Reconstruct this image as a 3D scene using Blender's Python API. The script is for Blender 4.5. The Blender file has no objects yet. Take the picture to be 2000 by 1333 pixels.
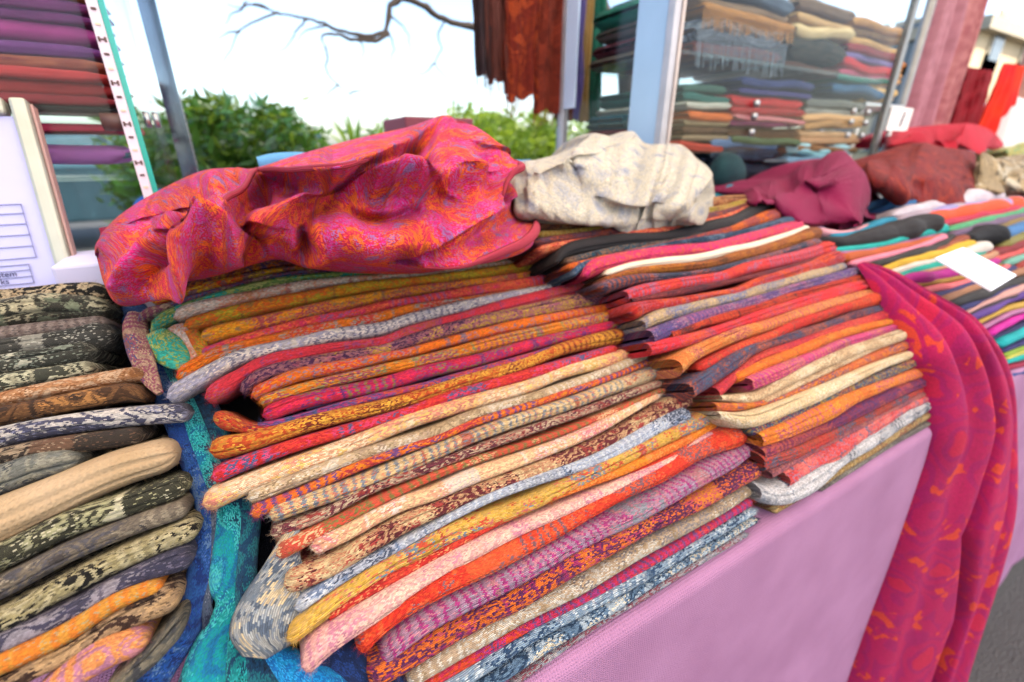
import bpy, math, random
import numpy as np
from mathutils import Vector, Matrix
R = math.radians
scene = bpy.context.scene
col = scene.collection
rng = np.random.default_rng(7)
random.seed(7)

# ------------------------------------------------------------------ camera, light, exposure
S = 0.30            # metres from table top up to the lens
TZ = 0.90           # table height
PITCH = math.atan(889.0 / 2130.0)
PSI = R(59.7)
FH = np.array([math.cos(PSI), math.sin(PSI), 0.0])
CR = np.array([math.sin(PSI), -math.cos(PSI), 0.0])
UP = np.array([0.0, 0.0, 1.0])
CF = FH * math.cos(PITCH) - UP * math.sin(PITCH)
CV = FH * math.sin(PITCH) + UP * math.cos(PITCH)
CAM = np.array([0.0, 0.0, TZ + S])
cd = bpy.data.cameras.new('camera')
cam = bpy.data.objects.new('camera', cd); col.objects.link(cam)
cam.matrix_world = Matrix(((CR[0], CV[0], -CF[0], CAM[0]), (CR[1], CV[1], -CF[1], CAM[1]), (CR[2], CV[2], -CF[2], CAM[2]), (0, 0, 0, 1)))
cd.sensor_width = 36.0; cd.lens = 16.0; cd.clip_start = 0.02; cd.clip_end = 600
cd.dof.use_dof = True; cd.dof.focus_distance = 0.285; cd.dof.aperture_fstop = 5.0
scene.camera = cam
SUN_EL, SUN_AZ = R(52), R(-58)        # sun in front of the stall, to the right
w = bpy.data.worlds.new('World'); scene.world = w; w.use_nodes = True
nt = w.node_tree; bg = nt.nodes['Background']
sky = nt.nodes.new('ShaderNodeTexSky'); sky.sky_type = 'NISHITA'; sky.sun_disc = False
sky.sun_elevation = SUN_EL; sky.sun_rotation = R(90) - SUN_AZ; sky.air_density = 1.0; sky.dust_density = 2.5
nt.links.new(sky.outputs[0], bg.inputs[0]); bg.inputs[1].default_value = 0.15
sl = bpy.data.lights.new('sun', 'SUN'); sl.energy = 3.2; sl.angle = R(0.6); sl.color = (1.0, 0.93, 0.82)
so = bpy.data.objects.new('sun', sl); col.objects.link(so)
sd = Vector((math.cos(SUN_EL) * math.cos(SUN_AZ), math.cos(SUN_EL) * math.sin(SUN_AZ), math.sin(SUN_EL)))
so.rotation_euler = sd.to_track_quat('Z', 'Y').to_euler()
scene.view_settings.view_transform = 'Standard'; scene.view_settings.look = 'None'
scene.view_settings.gamma = 1.0; scene.view_settings.exposure = 1.75
scene.view_settings.use_curve_mapping = False
scene.cycles.transparent_max_bounces = 24

# ------------------------------------------------------------------ geometry helpers
def ray(x, y):
    return CF * 889.0 + CR * (x - 1000.0) + CV * (666.5 - y)
def at_y(x, y, Y):      # point of the photograph on the upright plane Y (units of S)
    d = ray(x, y); return CAM + d * ((Y * S - CAM[1]) / d[1])
def at_z(x, y, Z):
    d = ray(x, y); return CAM + d * ((TZ + Z * S - CAM[2]) / d[2])
PA = [(.35, -.3), (.5, .02), (.6, .19), (.85, .34), (1.15, .50), (1.5, .60), (1.9, .66), (3, .7)]
PB = [(.35, -.3), (.5, .02), (.6, .25), (.86, .45), (1.12, .61), (1.4, .74), (1.9, .85), (3, .9)]
def at_face(x, y, P):   # point on the sloping front of a stack
    d = ray(x, y); best = None
    for (y0, z0), (y1, z1) in zip(P, P[1:]):
        y0 *= S; y1 *= S; z0 = TZ + z0 * S; z1 = TZ + z1 * S
        n = np.array([0, -(z1 - z0), (y1 - y0)]); den = d.dot(n)
        if abs(den) < 1e-9: continue
        t = (np.array([0, y0, z0]) - CAM).dot(n) / den
        q = CAM + d * t
        if t > 0 and y0 - 1e-4 <= q[1] <= y1 + 1e-4 and (best is None or t < best[0]):
            best = (t, q, math.atan2(z1 - z0, y1 - y0))
    if best is None:
        q = at_y(x, y, P[0][0]); return q, R(60)
    return best[1], best[2]

def tag(o, label=None, cat=None, group=None, kind=None):
    if label: o['label'] = label
    if cat: o['category'] = cat
    if group: o['group'] = group
    if kind: o['kind'] = kind
    return o
def empty(name, loc, label, cat, group=None):
    o = bpy.data.objects.new(name, None); col.objects.link(o); o.location = Vector(loc)
    o.empty_display_size = 0.05
    return tag(o, label, cat, group)
def link(name, me, mat, parent=None, smooth=True):
    o = bpy.data.objects.new(name, me); col.objects.link(o)
    if mat is not None and len(me.materials) == 0: me.materials.append(mat)
    if smooth: me.shade_smooth()
    if parent is not None:
        o.parent = parent
        o.matrix_parent_inverse = Matrix.Translation(parent.location).inverted()
    return o
def mesh_np(name, verts, quads, uv=None, tris=None):
    me = bpy.data.meshes.new(name)
    verts = np.asarray(verts, dtype=np.float32).reshape(-1, 3); quads = np.asarray(quads, dtype=np.int32).reshape(-1, 4)
    nq = len(quads); nl = nq * 4
    loops = quads.reshape(-1); starts = np.arange(nq, dtype=np.int32) * 4; tot = np.full(nq, 4, dtype=np.int32)
    if tris is not None:
        tris = np.asarray(tris, dtype=np.int32).reshape(-1, 3)
        starts = np.concatenate([starts, nl + np.arange(len(tris), dtype=np.int32) * 3])
        tot = np.concatenate([tot, np.full(len(tris), 3, dtype=np.int32)])
        loops = np.concatenate([loops, tris.reshape(-1)]); nq += len(tris); nl = len(loops)
    me.vertices.add(len(verts)); me.vertices.foreach_set('co', verts.reshape(-1))
    me.loops.add(nl); me.loops.foreach_set('vertex_index', loops)
    me.polygons.add(nq); me.polygons.foreach_set('loop_start', starts)
    if uv is not None:
        l = me.uv_layers.new(name='UVMap'); u = np.asarray(uv, dtype=np.float32).reshape(-1, 2)[loops]
        l.data.foreach_set('uv', u.reshape(-1))
    me.update(calc_edges=True); me.validate()
    return me
def grid_quads(n, m, base=0, wrap=False):
    i = np.arange(n - 1)[:, None]; j = np.arange(m if wrap else m - 1)[None, :]
    a = i * m + j; b = i * m + (j + 1) % m
    return (np.stack([a, b, b + m, a + m], -1) + base).reshape(-1, 4)
def grid_obj(name, P, UV, mat, parent=None, wrap=False):
    n, m = P.shape[:2]
    return link(name, mesh_np(name, P, grid_quads(n, m, 0, wrap), UV), mat, parent)
class MB:
    def __init__(s): s.v = []; s.f = []
    def add(s, vs, fs):
        b = len(s.v); s.v += [tuple(map(float, v)) for v in vs]; s.f += [tuple(b + i for i in f) for f in fs]; return s
    def box(s, lo, hi):
        (a, b, c), (d, e, f) = lo, hi
        return s.add([(a, b, c), (d, b, c), (d, e, c), (a, e, c), (a, b, f), (d, b, f), (d, e, f), (a, e, f)],
                     [(0, 3, 2, 1), (4, 5, 6, 7), (0, 1, 5, 4), (1, 2, 6, 5), (2, 3, 7, 6), (3, 0, 4, 7)])
    def tube(s, pts, rad, n=8, cap=True):
        pts = [Vector(p) for p in pts]; rings = []
        for i, p in enumerate(pts):
            t = (pts[min(i + 1, len(pts) - 1)] - pts[max(i - 1, 0)]).normalized()
            a = t.orthogonal().normalized() if i == 0 else (a - t * a.dot(t)).normalized()
            b = t.cross(a); r = rad[i] if hasattr(rad, '__len__') else rad
            rings.append([p + (a * math.cos(k * 2 * math.pi / n) + b * math.sin(k * 2 * math.pi / n)) * r for k in range(n)])
        vs = [v for r_ in rings for v in r_]
        fs = [(i * n + k, i * n + (k + 1) % n, (i + 1) * n + (k + 1) % n, (i + 1) * n + k) for i in range(len(pts) - 1) for k in range(n)]
        if cap: fs += [tuple(range(n))[::-1], tuple((len(pts) - 1) * n + k for k in range(n))]
        return s.add(vs, fs)
    def build(s, name, mat, parent=None, smooth=False, bevel=0):
        me = bpy.data.meshes.new(name); me.from_pydata(s.v, [], s.f); me.update()
        o = link(name, me, mat, parent, smooth)
        if bevel:
            b = o.modifiers.new('edge', 'BEVEL'); b.width = bevel; b.segments = 2; b.limit_method = 'ANGLE'
        return o
def snoise(seed, k=5, lo=1.0, hi=6.0):      # smooth 1-D noise of unit size
    r = np.random.default_rng(seed); f = r.uniform(lo, hi, k); p = r.uniform(0, 6.28, k); a = r.uniform(.4, 1, k); a /= a.sum()
    return lambda t: sum(ai * np.sin(fi * t + pi) for ai, fi, pi in zip(a, f, p)) * 1.4
def snoise2(seed, k=7, lo=1.0, hi=6.0):
    r = np.random.default_rng(seed); f = r.uniform(lo, hi, k); th = r.uniform(0, 6.28, k); p = r.uniform(0, 6.28, k); a = 1 / f; a /= a.sum()
    return lambda x, y: sum(ai * np.sin(fi * (x * math.cos(t) + y * math.sin(t)) + pi) for ai, fi, t, pi in zip(a, f, th, p)) * 1.5
def resample(pts, n):       # Catmull-Rom through rows of numbers, even in length
    p = np.array(pts, float)
    if len(p) == 2: p = np.vstack([p[0], (p[0] + p[1]) / 2, p[1]])
    q = np.vstack([2 * p[0] - p[1], p, 2 * p[-1] - p[-2]]); out = []
    for i in range(len(p) - 1):
        t = np.linspace(0, 1, 24, endpoint=(i == len(p) - 2))[:, None]; a, b, c, d = q[i:i + 4]
        out.append(.5 * (2 * b + (c - a) * t + (2 * a - 5 * b + 4 * c - d) * t ** 2 + (3 * b - a - 3 * c + d) * t ** 3))
    o = np.vstack(out); s = np.concatenate([[0], np.cumsum(np.linalg.norm(np.diff(o[:, :2], axis=0), axis=1))])
    u = np.linspace(0, s[-1], n)
    return np.stack([np.interp(u, s, o[:, k]) for k in range(o.shape[1])], 1)

# ------------------------------------------------------------------ materials
def lin(h, k=1.0):
    h = h.lstrip('#'); c = [int(h[i:i + 2], 16) / 255 for i in (0, 2, 4)]
    return tuple(((x / 12.92) if x <= .04045 else ((x + .055) / 1.055) ** 2.4) * k for x in c) + (1.0,)
class G:
    def __init__(s, t): s.t = t; s.n = t.nodes; s.l = t.links
    def node(s, ty, **k):
        n = s.n.new(ty)
        for a, b in k.items():
            if a == 'ins':
                for i, v in b.items(): s.put(n.inputs[i], v)
            else: setattr(n, a, b)
        return n
    def put(s, sock, v):
        if hasattr(v, 'is_output') or isinstance(v, bpy.types.NodeSocket): s.l.new(v, sock)
        else: sock.default_value = v
    def m(s, op, a, b=0.0, c=None, clamp=False):
        n = s.node('ShaderNodeMath', operation=op, use_clamp=clamp); s.put(n.inputs[0], a); s.put(n.inputs[1], b)
        if c is not None: s.put(n.inputs[2], c)
        return n.outputs[0]
    def xyz(s, x, y, z=0.0):
        n = s.node('ShaderNodeCombineXYZ'); s.put(n.inputs[0], x); s.put(n.inputs[1], y); s.put(n.inputs[2], z); return n.outputs[0]
    def mix(s, f, a, b, mode='MIX'):
        n = s.node('ShaderNodeMix', data_type='RGBA', blend_type=mode); s.put(n.inputs[0], f); s.put(n.inputs[6], a); s.put(n.inputs[7], b); return n.outputs[2]
    def noise(s, v, sc, det=2.0, out=0, rough=.5):
        n = s.node('ShaderNodeTexNoise'); s.put(n.inputs['Vector'], v); n.inputs['Scale'].default_value = sc
        n.inputs['Detail'].default_value = det; n.inputs['Roughness'].default_value = rough; return n.outputs[out]

def weave_group():
    t = bpy.data.node_groups.new('paisley_weave', 'ShaderNodeTree'); I = t.interface
    for nm in ('C1', 'C2', 'C3', 'C4'): I.new_socket(nm, in_out='INPUT', socket_type='NodeSocketColor')
    for nm in ('Scale', 'Seed', 'Bars', 'Thread', 'Dither', 'Zone'): I.new_socket(nm, in_out='INPUT', socket_type='NodeSocketFloat')
    I.new_socket('Color', in_out='OUTPUT', socket_type='NodeSocketColor'); I.new_socket('Height', in_out='OUTPUT', socket_type='NodeSocketFloat')
    g = G(t); gi = g.node('NodeGroupInput'); go = g.node('NodeGroupOutput'); IN = gi.outputs
    uv = g.node('ShaderNodeUVMap'); sp = g.node('ShaderNodeSeparateXYZ'); g.l.new(uv.outputs[0], sp.inputs[0])
    u, v = sp.outputs[0], sp.outputs[1]
    # slight skew so thread rows are never perfectly straight
    wob = g.noise(uv.outputs[0], 28.0, 2.0)
    v = g.m('ADD', v, g.m('MULTIPLY', g.m('SUBTRACT', wob, .5), .006))
    pu = g.m('MULTIPLY', IN['Thread'], .0016); pv = g.m('MULTIPLY', IN['Thread'], .00082)
    vr = g.m('DIVIDE', v, pv); row = g.m('FLOOR', vr)
    uu = g.m('ADD', g.m('DIVIDE', u, pu), g.m('MULTIPLY', row, .37)); cl = g.m('FLOOR', uu)
    wn = g.node('ShaderNodeTexWhiteNoise', noise_dimensions='3D'); g.l.new(g.xyz(cl, row, IN['Seed']), wn.inputs[0])
    rnd = wn.outputs[0]
    cu = g.m('MULTIPLY', g.m('SUBTRACT', cl, g.m('MULTIPLY', row, .37)), pu); cv = g.m('MULTIPLY', row, pv)
    Pv = g.xyz(g.m('MULTIPLY', cu, IN['Scale']), g.m('MULTIPLY', cv, g.m('MULTIPLY', IN['Scale'], 1.15)), IN['Seed'])
    wc = g.noise(Pv, 1.1, 2.0, out=1)
    va = g.node('ShaderNodeVectorMath', operation='MULTIPLY_ADD'); g.l.new(wc, va.inputs[0]); va.inputs[1].default_value = (.9, .9, 0); g.l.new(Pv, va.inputs[2])
    vo = g.node('ShaderNodeTexVoronoi', feature='F1'); g.l.new(va.outputs[0], vo.inputs['Vector']); vo.inputs['Scale'].default_value = 1.0
    d = vo.outputs['Distance']
    dith = g.m('MULTIPLY', g.m('SUBTRACT', rnd, .5), IN['Dither'])
    rings = g.m('GREATER_THAN', g.m('ADD', g.m('SINE', g.m('MULTIPLY', d, 25.0)), g.m('MULTIPLY', dith, .9)), .25)
    blob = g.m('GREATER_THAN', g.m('ADD', g.m('SUBTRACT', .24, d), g.m('MULTIPLY', dith, .2)), 0.0)
    z1 = g.noise(g.xyz(g.m('MULTIPLY', cu, 26.0), g.m('MULTIPLY', cv, 30.0), IN['Seed']), 1.0, 2.0)
    zone = g.m('GREATER_THAN', g.m('ADD', z1, g.m('MULTIPLY', dith, .12)), IN['Zone'])
    # woven sections follow one another along the cloth
    z2 = g.noise(g.xyz(g.m('MULTIPLY', cu, 11.0), 0.0, g.m('ADD', IN['Seed'], 31.0)), 1.0, 1.0)
    su = g.m('ADD', g.m('MULTIPLY', cu, 17.0), g.m('MULTIPLY', z2, 5.0)); sid = g.m('FLOOR', su); sfr = g.m('SUBTRACT', su, sid)
    w2 = g.node('ShaderNodeTexWhiteNoise', noise_dimensions='2D'); g.l.new(g.xyz(sid, IN['Seed']), w2.inputs[0]); sec = w2.outputs[0]
    gate = g.m('GREATER_THAN', IN['Bars'], .02)
    border = g.m('MULTIPLY', gate, g.m('LESS_THAN', sfr, .07))
    barz = g.m('LESS_THAN', sec, g.m('MULTIPLY', IN['Bars'], .55)); inv = g.m('MULTIPLY', gate, g.m('GREATER_THAN', sec, .68))
    bars = g.m('GREATER_THAN', g.m('ADD', g.m('SINE', g.m('ADD', g.m('MULTIPLY', cu, 980.0), g.m('MULTIPLY', z1, 16.0))), dith), .25)
    fleck = g.m('GREATER_THAN', g.m('MULTIPLY', rnd, g.m('ADD', .55, g.m('MULTIPLY', IN['Dither'], .45))), .80)
    c = g.mix(rings, IN['C1'], IN['C2']); c = g.mix(zone, c, g.mix(rings, IN['C3'], IN['C1'])); c = g.mix(g.m('MULTIPLY', inv, g.m('SUBTRACT', 1.0, zone)), c, g.mix(rings, IN['C2'], IN['C1']))
    c = g.mix(blob, c, IN['C4']); cb = g.mix(bars, IN['C1'], IN['C3']); c = g.mix(barz, c, cb); c = g.mix(border, c, g.mix(zone, IN['C4'], IN['C3']))
    c = g.mix(g.m('MULTIPLY', fleck, .75), c, g.mix(zone, IN['C2'], IN['C4']))
    hv = g.node('ShaderNodeHueSaturation'); g.l.new(c, hv.inputs['Color']); g.put(hv.inputs['Value'], g.m('ADD', .66, g.m('MULTIPLY', rnd, .66)))
    th = g.m('ABSOLUTE', g.m('SINE', g.m('MULTIPLY', vr, math.pi))); tw = g.m('ABSOLUTE', g.m('SINE', g.m('MULTIPLY', uu, math.pi)))
    h = g.m('ADD', g.m('MULTIPLY', th, g.m('ADD', .45, g.m('MULTIPLY', tw, .55))), g.m('MULTIPLY', rings, .5))
    # gaps between threads are mixed towards a darker colour
    c2 = g.mix(g.m('MULTIPLY', g.m('SUBTRACT', 1.0, th), .5), hv.outputs[0], g.mix(.5, IN['C2'], (0.02, 0.015, 0.015, 1)))
    g.l.new(c2, go.inputs['Color']); g.l.new(h, go.inputs['Height'])
    return t
WG = weave_group()
def fabric_out(g, bs, color, height, dist, sheen=.35, rough=.8):
    g.put(bs.inputs['Base Color'], color); bs.inputs['Roughness'].default_value = rough
    bs.inputs['Specular IOR Level'].default_value = .25
    bs.inputs['Sheen Weight'].default_value = sheen * .22; g.put(bs.inputs['Sheen Tint'], g.mix(.25, color, (1, 1, 1, 1)) if not isinstance(color, tuple) else color); bs.inputs['Sheen Roughness'].default_value = .45
    b = g.node('ShaderNodeBump'); b.inputs['Strength'].default_value = .9; b.inputs['Distance'].default_value = dist
    g.put(b.inputs['Height'], height); g.l.new(b.outputs[0], bs.inputs['Normal'])
KC = 0.84
def paisley(name, pal, scale=46, bars=.35, thread=1.0, dither=1.0, seed=None, sheen=.3, zone=.52):
    m = bpy.data.materials.new(name); m.use_nodes = True; g = G(m.node_tree); bs = g.n['Principled BSDF']
    n = g.node('ShaderNodeGroup'); n.node_tree = WG
    pal = (pal * 4)[:4] if len(pal) < 4 else pal
    for i, c in enumerate(pal[:4]): n.inputs[i].default_value = tuple(min(.9, (x ** 1.22) * KC * 1.02) for x in lin(c)[:3]) + (1,)
    n.inputs['Scale'].default_value = scale; n.inputs['Seed'].default_value = seed if seed is not None else random.uniform(0, 90)
    n.inputs['Bars'].default_value = bars; n.inputs['Thread'].default_value = thread; n.inputs['Dither'].default_value = dither; n.inputs['Zone'].default_value = zone
    fabric_out(g, bs, n.outputs['Color'], n.outputs['Height'], .0007 * thread, sheen)
    return m
def plain_cloth(name, c, c2=None, sheen=.35, ks=1.0, weave=1.0, rough=.75):
    m = bpy.data.materials.new(name); m.use_nodes = True; g = G(m.node_tree); bs = g.n['Principled BSDF']
    uv = g.node('ShaderNodeUVMap').outputs[0]
    dk = lambda h_: tuple(min(.9, (x ** 1.12) * KC) for x in lin(h_)[:3]) + (1,)
    a = dk(c); b = dk(c2) if c2 else tuple(x * .8 for x in a[:3]) + (1,)
    n1 = g.noise(uv, 26.0 * ks, 3.0); n2 = g.noise(uv, 700.0, 2.0)
    ramp = g.m('MULTIPLY', g.m('SUBTRACT', n1, .35), 3.0, clamp=True)
    cc = g.mix(ramp, a, b); cc = g.mix(g.m('MULTIPLY', g.m('SUBTRACT', n2, .4), .7, clamp=True), cc, tuple(x * .6 for x in a[:3]) + (1,))
    wv = g.node('ShaderNodeTexWave'); wv.bands_direction = 'X'; g.l.new(uv, wv.inputs[0]); wv.inputs['Scale'].default_value = 260 * weave; wv.inputs['Distortion'].default_value = .6
    wu = g.node('ShaderNodeTexWave'); wu.bands_direction = 'Y'; g.l.new(uv, wu.inputs[0]); wu.inputs['Scale'].default_value = 260 * weave; wu.inputs['Distortion'].default_value = .6
    fabric_out(g, bs, cc, g.m('ADD', g.m('MULTIPLY', wv.outputs[1], wu.outputs[1]), n2), .0005, sheen, rough)
    return m
def solid(name, c, rough=.5, metal=0.0, spec=.5, var=.12, sc=8.0, bump=0.0, k=1.0):
    m = bpy.data.materials.new(name); m.use_nodes = True; g = G(m.node_tree); bs = g.n['Principled BSDF']
    co = g.node('ShaderNodeTexCoord').outputs['Object']; n = g.noise(co, sc, 4.0)
    a = lin(c, k); lo = tuple(x * (1 - var * 2) for x in a[:3]) + (1,)
    g.put(bs.inputs['Base Color'], g.mix(g.m('MULTIPLY', g.m('SUBTRACT', n, .3), 2.2, clamp=True), lo, a))
    g.put(bs.inputs['Roughness'], g.m('ADD', rough - .06, g.m('MULTIPLY', n, .12))); bs.inputs['Metallic'].default_value = metal
    bs.inputs['Specular IOR Level'].default_value = spec
    if bump:
        b = g.node('ShaderNodeBump'); b.inputs['Distance'].default_value = bump; g.l.new(g.noise(co, sc * 12, 5.0), b.inputs['Height']); g.l.new(b.outputs[0], bs.inputs['Normal'])
    return m
def glass_mat(name, tint=(0.93, 0.98, 0.97, 1), refl=1.0):
    m = bpy.data.materials.new(name); m.use_nodes = True; g = G(m.node_tree); g.n.remove(g.n['Principled BSDF'])
    t = g.node('ShaderNodeBsdfTransparent'); t.inputs[0].default_value = tint
    gl = g.node('ShaderNodeBsdfGlossy'); gl.inputs['Roughness'].default_value = .02
    ge = g.node('ShaderNodeNewGeometry'); dt = g.node('ShaderNodeVectorMath', operation='DOT_PRODUCT'); g.l.new(ge.outputs['Normal'], dt.inputs[0]); g.l.new(ge.outputs['Incoming'], dt.inputs[1])
    fr = g.m('ADD', .04, g.m('MULTIPLY', g.m('POWER', g.m('SUBTRACT', 1.0, g.m('ABSOLUTE', dt.outputs['Value'])), 5.0), .96))
    mx = g.node('ShaderNodeMixShader'); g.put(mx.inputs[0], g.m('MULTIPLY', fr, refl, clamp=True)); g.l.new(t.outputs[0], mx.inputs[1]); g.l.new(gl.outputs[0], mx.inputs[2])
    g.l.new(mx.outputs[0], g.n['Material Output'].inputs[0]); return m

# ------------------------------------------------------------------ folded scarf builder
def folded_scarf(pts, mat, surf, seed, depth=.13, tilt=R(28), layered=None, N=72, fuzz=0, fuzz_mat=None, groove=True, wob=1.0, taper=(1, 1), name='folded_scarf', vary=1.0):
    """front edge through photo points (x, y, thickness) on a stack's sloping front; slab runs back and down"""
    r = np.random.default_rng(seed)
    q = resample(pts, N); C0 = []; A = []; SL = []
    for i in range(N):
        a, b = q[max(i - 1, 0)], q[min(i + 1, N - 1)]
        t = (b - a)[:2]; t /= max(np.linalg.norm(t), 1e-6); nrm = np.array([t[1], -t[0]])
        if nrm[1] > 0: nrm = -nrm
        x, y, th = q[i]
        c, sl = surf(x, y); up, _ = surf(x + nrm[0] * th / 2, y + nrm[1] * th / 2); dn, _ = surf(x - nrm[0] * th / 2, y - nrm[1] * th / 2)
        C0.append((up + dn) / 2); A.append(np.linalg.norm(up - dn)); SL.append(sl)
    C0 = np.array(C0); A = np.array(A); SL = np.array(SL)
    for _ in range(3):
        C0[1:-1] = (C0[:-2] + C0[1:-1] * 2 + C0[2:]) / 4; A[1:-1] = (A[:-2] + A[1:-1] * 2 + A[2:]) / 4; SL[1:-1] = (SL[:-2] + 2 * SL[1:-1] + SL[2:]) / 4
    s = np.concatenate([[0], np.cumsum(np.linalg.norm(np.diff(C0, axis=0), axis=1))]); L = s[-1]
    a = .5 * A * np.clip(np.sin(SL + tilt), .5, 1) * .92
    n1, n2 = snoise(seed, 6, 8, 60), snoise(seed + 1, 6, 10, 90)
    a = a * (1 + .07 * n1(s) * wob)
    back = np.array([0, math.cos(tilt), -math.sin(tilt)]); upv = np.array([0, math.sin(tilt), math.cos(tilt)])
    C0 = C0 + upv * (n2(s) * .06 * wob * a)[:, None] - back * ((n1(s * 1.3 + 2) * .20 * wob + r.uniform(-.3, .25)) * a)[:, None]
    # profile: top back -> nose -> bottom back
    M = 37; ang = np.linspace(math.pi / 2, -math.pi / 2, M - 6)
    def endf(i0, k):
        f = np.ones(N); rr = np.maximum(a * 1.25, 1e-5)
        if k > 0:
            dd = np.clip(s / rr, 0, 1); f = np.minimum(f, (1 - (1 - dd) ** 2.4) ** .5)
        else:
            dd = np.clip((L - s) / rr, 0, 1); f = np.minimum(f, (1 - (1 - dd) ** 2.4) ** .5)
        return f
    f = np.ones(N)
    if taper[0]: f = f * endf(0, 1)
    if taper[1]: f = f * endf(0, -1)
    f = np.clip(f, .02, 1)
    dep = depth * (1 - .12 * r.random()) * np.ones(N)
    gs = [(c_ + r.uniform(-.15, .15), r.uniform(.16, .42), r.uniform(.045, .08), r.uniform(0, 9)) for c_ in r.permutation([-.85, -.35, .15, .6, .95])[:r.integers(2, 4)]] if groove else []
    n3 = snoise2(seed + 5, 9, 40, 420); n4 = snoise(seed + 9, 4, 8, 30)
    ux = np.array([1.0, 0, 0])
    def shell(k, ids, off=0.0):
        P = np.zeros((len(ids), M, 3)); V = np.zeros((len(ids), M))
        aa = a[ids] * k; ff = f[ids]
        o = np.zeros((len(ids), M)); h = np.zeros((len(ids), M))
        nose = a[ids] * .95 * ff
        for j in range(M):
            if j < 3: o[:, j] = -dep[ids] + (dep[ids] * .97 - a[ids]) * (j / 3.0); h[:, j] = aa * ff * .98
            elif j >= M - 3: o[:, j] = -dep[ids] + (dep[ids] * .97 - a[ids]) * ((M - 1 - j) / 3.0); h[:, j] = -aa * ff * .98
            else:
                t = ang[j - 3]; sn, cs = math.sin(t), math.cos(t)
                e = np.sign(sn) * abs(sn) ** .85
                gr = sum([gd_ * (.6 + .5 * n4(s[ids] * 1.7 + ph_)) * np.exp(-((t - gp_ - .14 * n4(s[ids] + ph_)) / gw_) ** 2) for gp_, gd_, gw_, ph_ in gs], 0.0 * s[ids])
                rad = 1 - gr * 1.6
                o[:, j] = (-a[ids] * .95 + (nose + a[ids] * .95 - a[ids] * (1 - k)) * (abs(cs) ** .8)) * 1.0 * (rad if k == 1 else 1) ; h[:, j] = aa * ff * e * (1 - gr * .4)
        if k == 1:
            w_ = .045 * n3(s[ids][:, None] * 1.0, h * 2.2 + o) * wob * a[ids][:, None]
            o = o + w_
        P = C0[ids][:, None, :] - back[None, None, :] * o[..., None] + upv[None, None, :] * (h[..., None] + off)
        dl = np.linalg.norm(np.diff(P, axis=1), axis=2); V[:, 1:] = np.cumsum(dl, axis=1); V -= V[:, M // 2][:, None]
        UVv = np.stack([np.repeat(s[ids][:, None], M, 1), V], -1)
        return P, UVv
    ids = np.arange(N); P, UVv = shell(1.0, ids)
    verts = [P.reshape(-1, 3)]; uvs = [UVv.reshape(-1, 2)]; quads = [grid_quads(N, M)]; base = N * M
    # close the back and the two ends
    bk = np.arange(N - 1); quads.append(np.stack([bk * M + M - 1, bk * M, (bk + 1) * M, (bk + 1) * M + M - 1], -1))
    caps = []
    for e in (0, N - 1):
        if layered and ((layered == 'L' and e == 0) or (layered == 'R' and e == N - 1)): continue
        c = P[e].mean(0); verts.append(c[None]); uvs.append(UVv[e].mean(0)[None])
        for j in range(M - 1): caps.append((e * M + j, e * M + j + 1, base))
        caps.append((e * M + M - 1, e * M, base)); base += 1
    if layered:
        e_ids = np.arange(0, max(6, N // 6)) if layered == 'L' else np.arange(N - 1, N - 1 - max(6, N // 6), -1)
        prev = P[e_ids[0]]
        for li, k in enumerate((.80, .74, .5, .44, .2)):
            Q, UQ = shell(k, e_ids)
            Q = Q + ux * (r.uniform(-.25, .35) * a[e_ids[0]]) * (1 if layered == 'L' else -1) * (1 if li in (0, 2, 4) else 0) * 0
            n = len(e_ids); verts.append(Q.reshape(-1, 3)); uvs.append(UQ.reshape(-1, 2)); quads.append(grid_quads(n, M, base))
            if li in (0, 2, 4):     # rim between this shell and the one just outside it
                o_base = (e_ids[0] * M) if li == 0 else prevb
                j = np.arange(M - 1); quads.append(np.stack([o_base + j, o_base + j + 1, base + j + 1, base + j], -1))
            prevb = base; base += n * M
    me = mesh_np(name, np.vstack(verts), np.vstack(quads), np.vstack(uvs), caps if caps else None)
    o = link(name, me, mat)
    if fuzz:
        nf = max(60, int(fuzz * min(1.0, L / .33))); ii = r.integers(2, N - 2, nf); jj = r.integers(3, M - 3, nf)
        en = r.random(nf) < .4; ii = np.where(en, np.where(r.random(nf) < .5, r.integers(0, 3, nf), r.integers(N - 3, N, nf)), ii)
        p0 = P[ii, jj] + (P[np.minimum(ii + 1, N - 1), jj] - P[ii, jj]) * r.random((nf, 1))
        nr = P[ii, jj] - (C0[ii] - back * (-a[ii] * .9)[:, None]); nr /= np.linalg.norm(nr, axis=1)[:, None] + 1e-9
        ln = r.uniform(.001, .004, nf)[:, None]; side = r.normal(0, 1, (nf, 3)); side /= np.linalg.norm(side, axis=1)[:, None]
        dr = nr * .6 + side * .8; w_ = np.cross(dr, r.normal(0, 1, (nf, 3))); w_ /= np.linalg.norm(w_, axis=1)[:, None] + 1e-9; w_ *= .00005
        mid = p0 + dr * ln * .55; tip = mid + (dr + side * .9) * ln * .4
        V = np.stack([p0 - w_, p0 + w_, mid + w_ * .8, mid - w_ * .8, tip], 1).reshape(-1, 3); b = np.arange(nf)[:, None] * 5
        fm = mesh_np('loose_fibres', V, b + np.array([0, 1, 2, 3]), None, b + np.array([3, 2, 4]))
        fo = link('loose_fibres', fm, fuzz_mat or mat, o); fo['kind'] = 'stuff'
    return o
FACE_A = lambda x, y: at_face(x, y, PA)
FACE_B = lambda x, y: at_face(x, y, PB)
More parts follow.
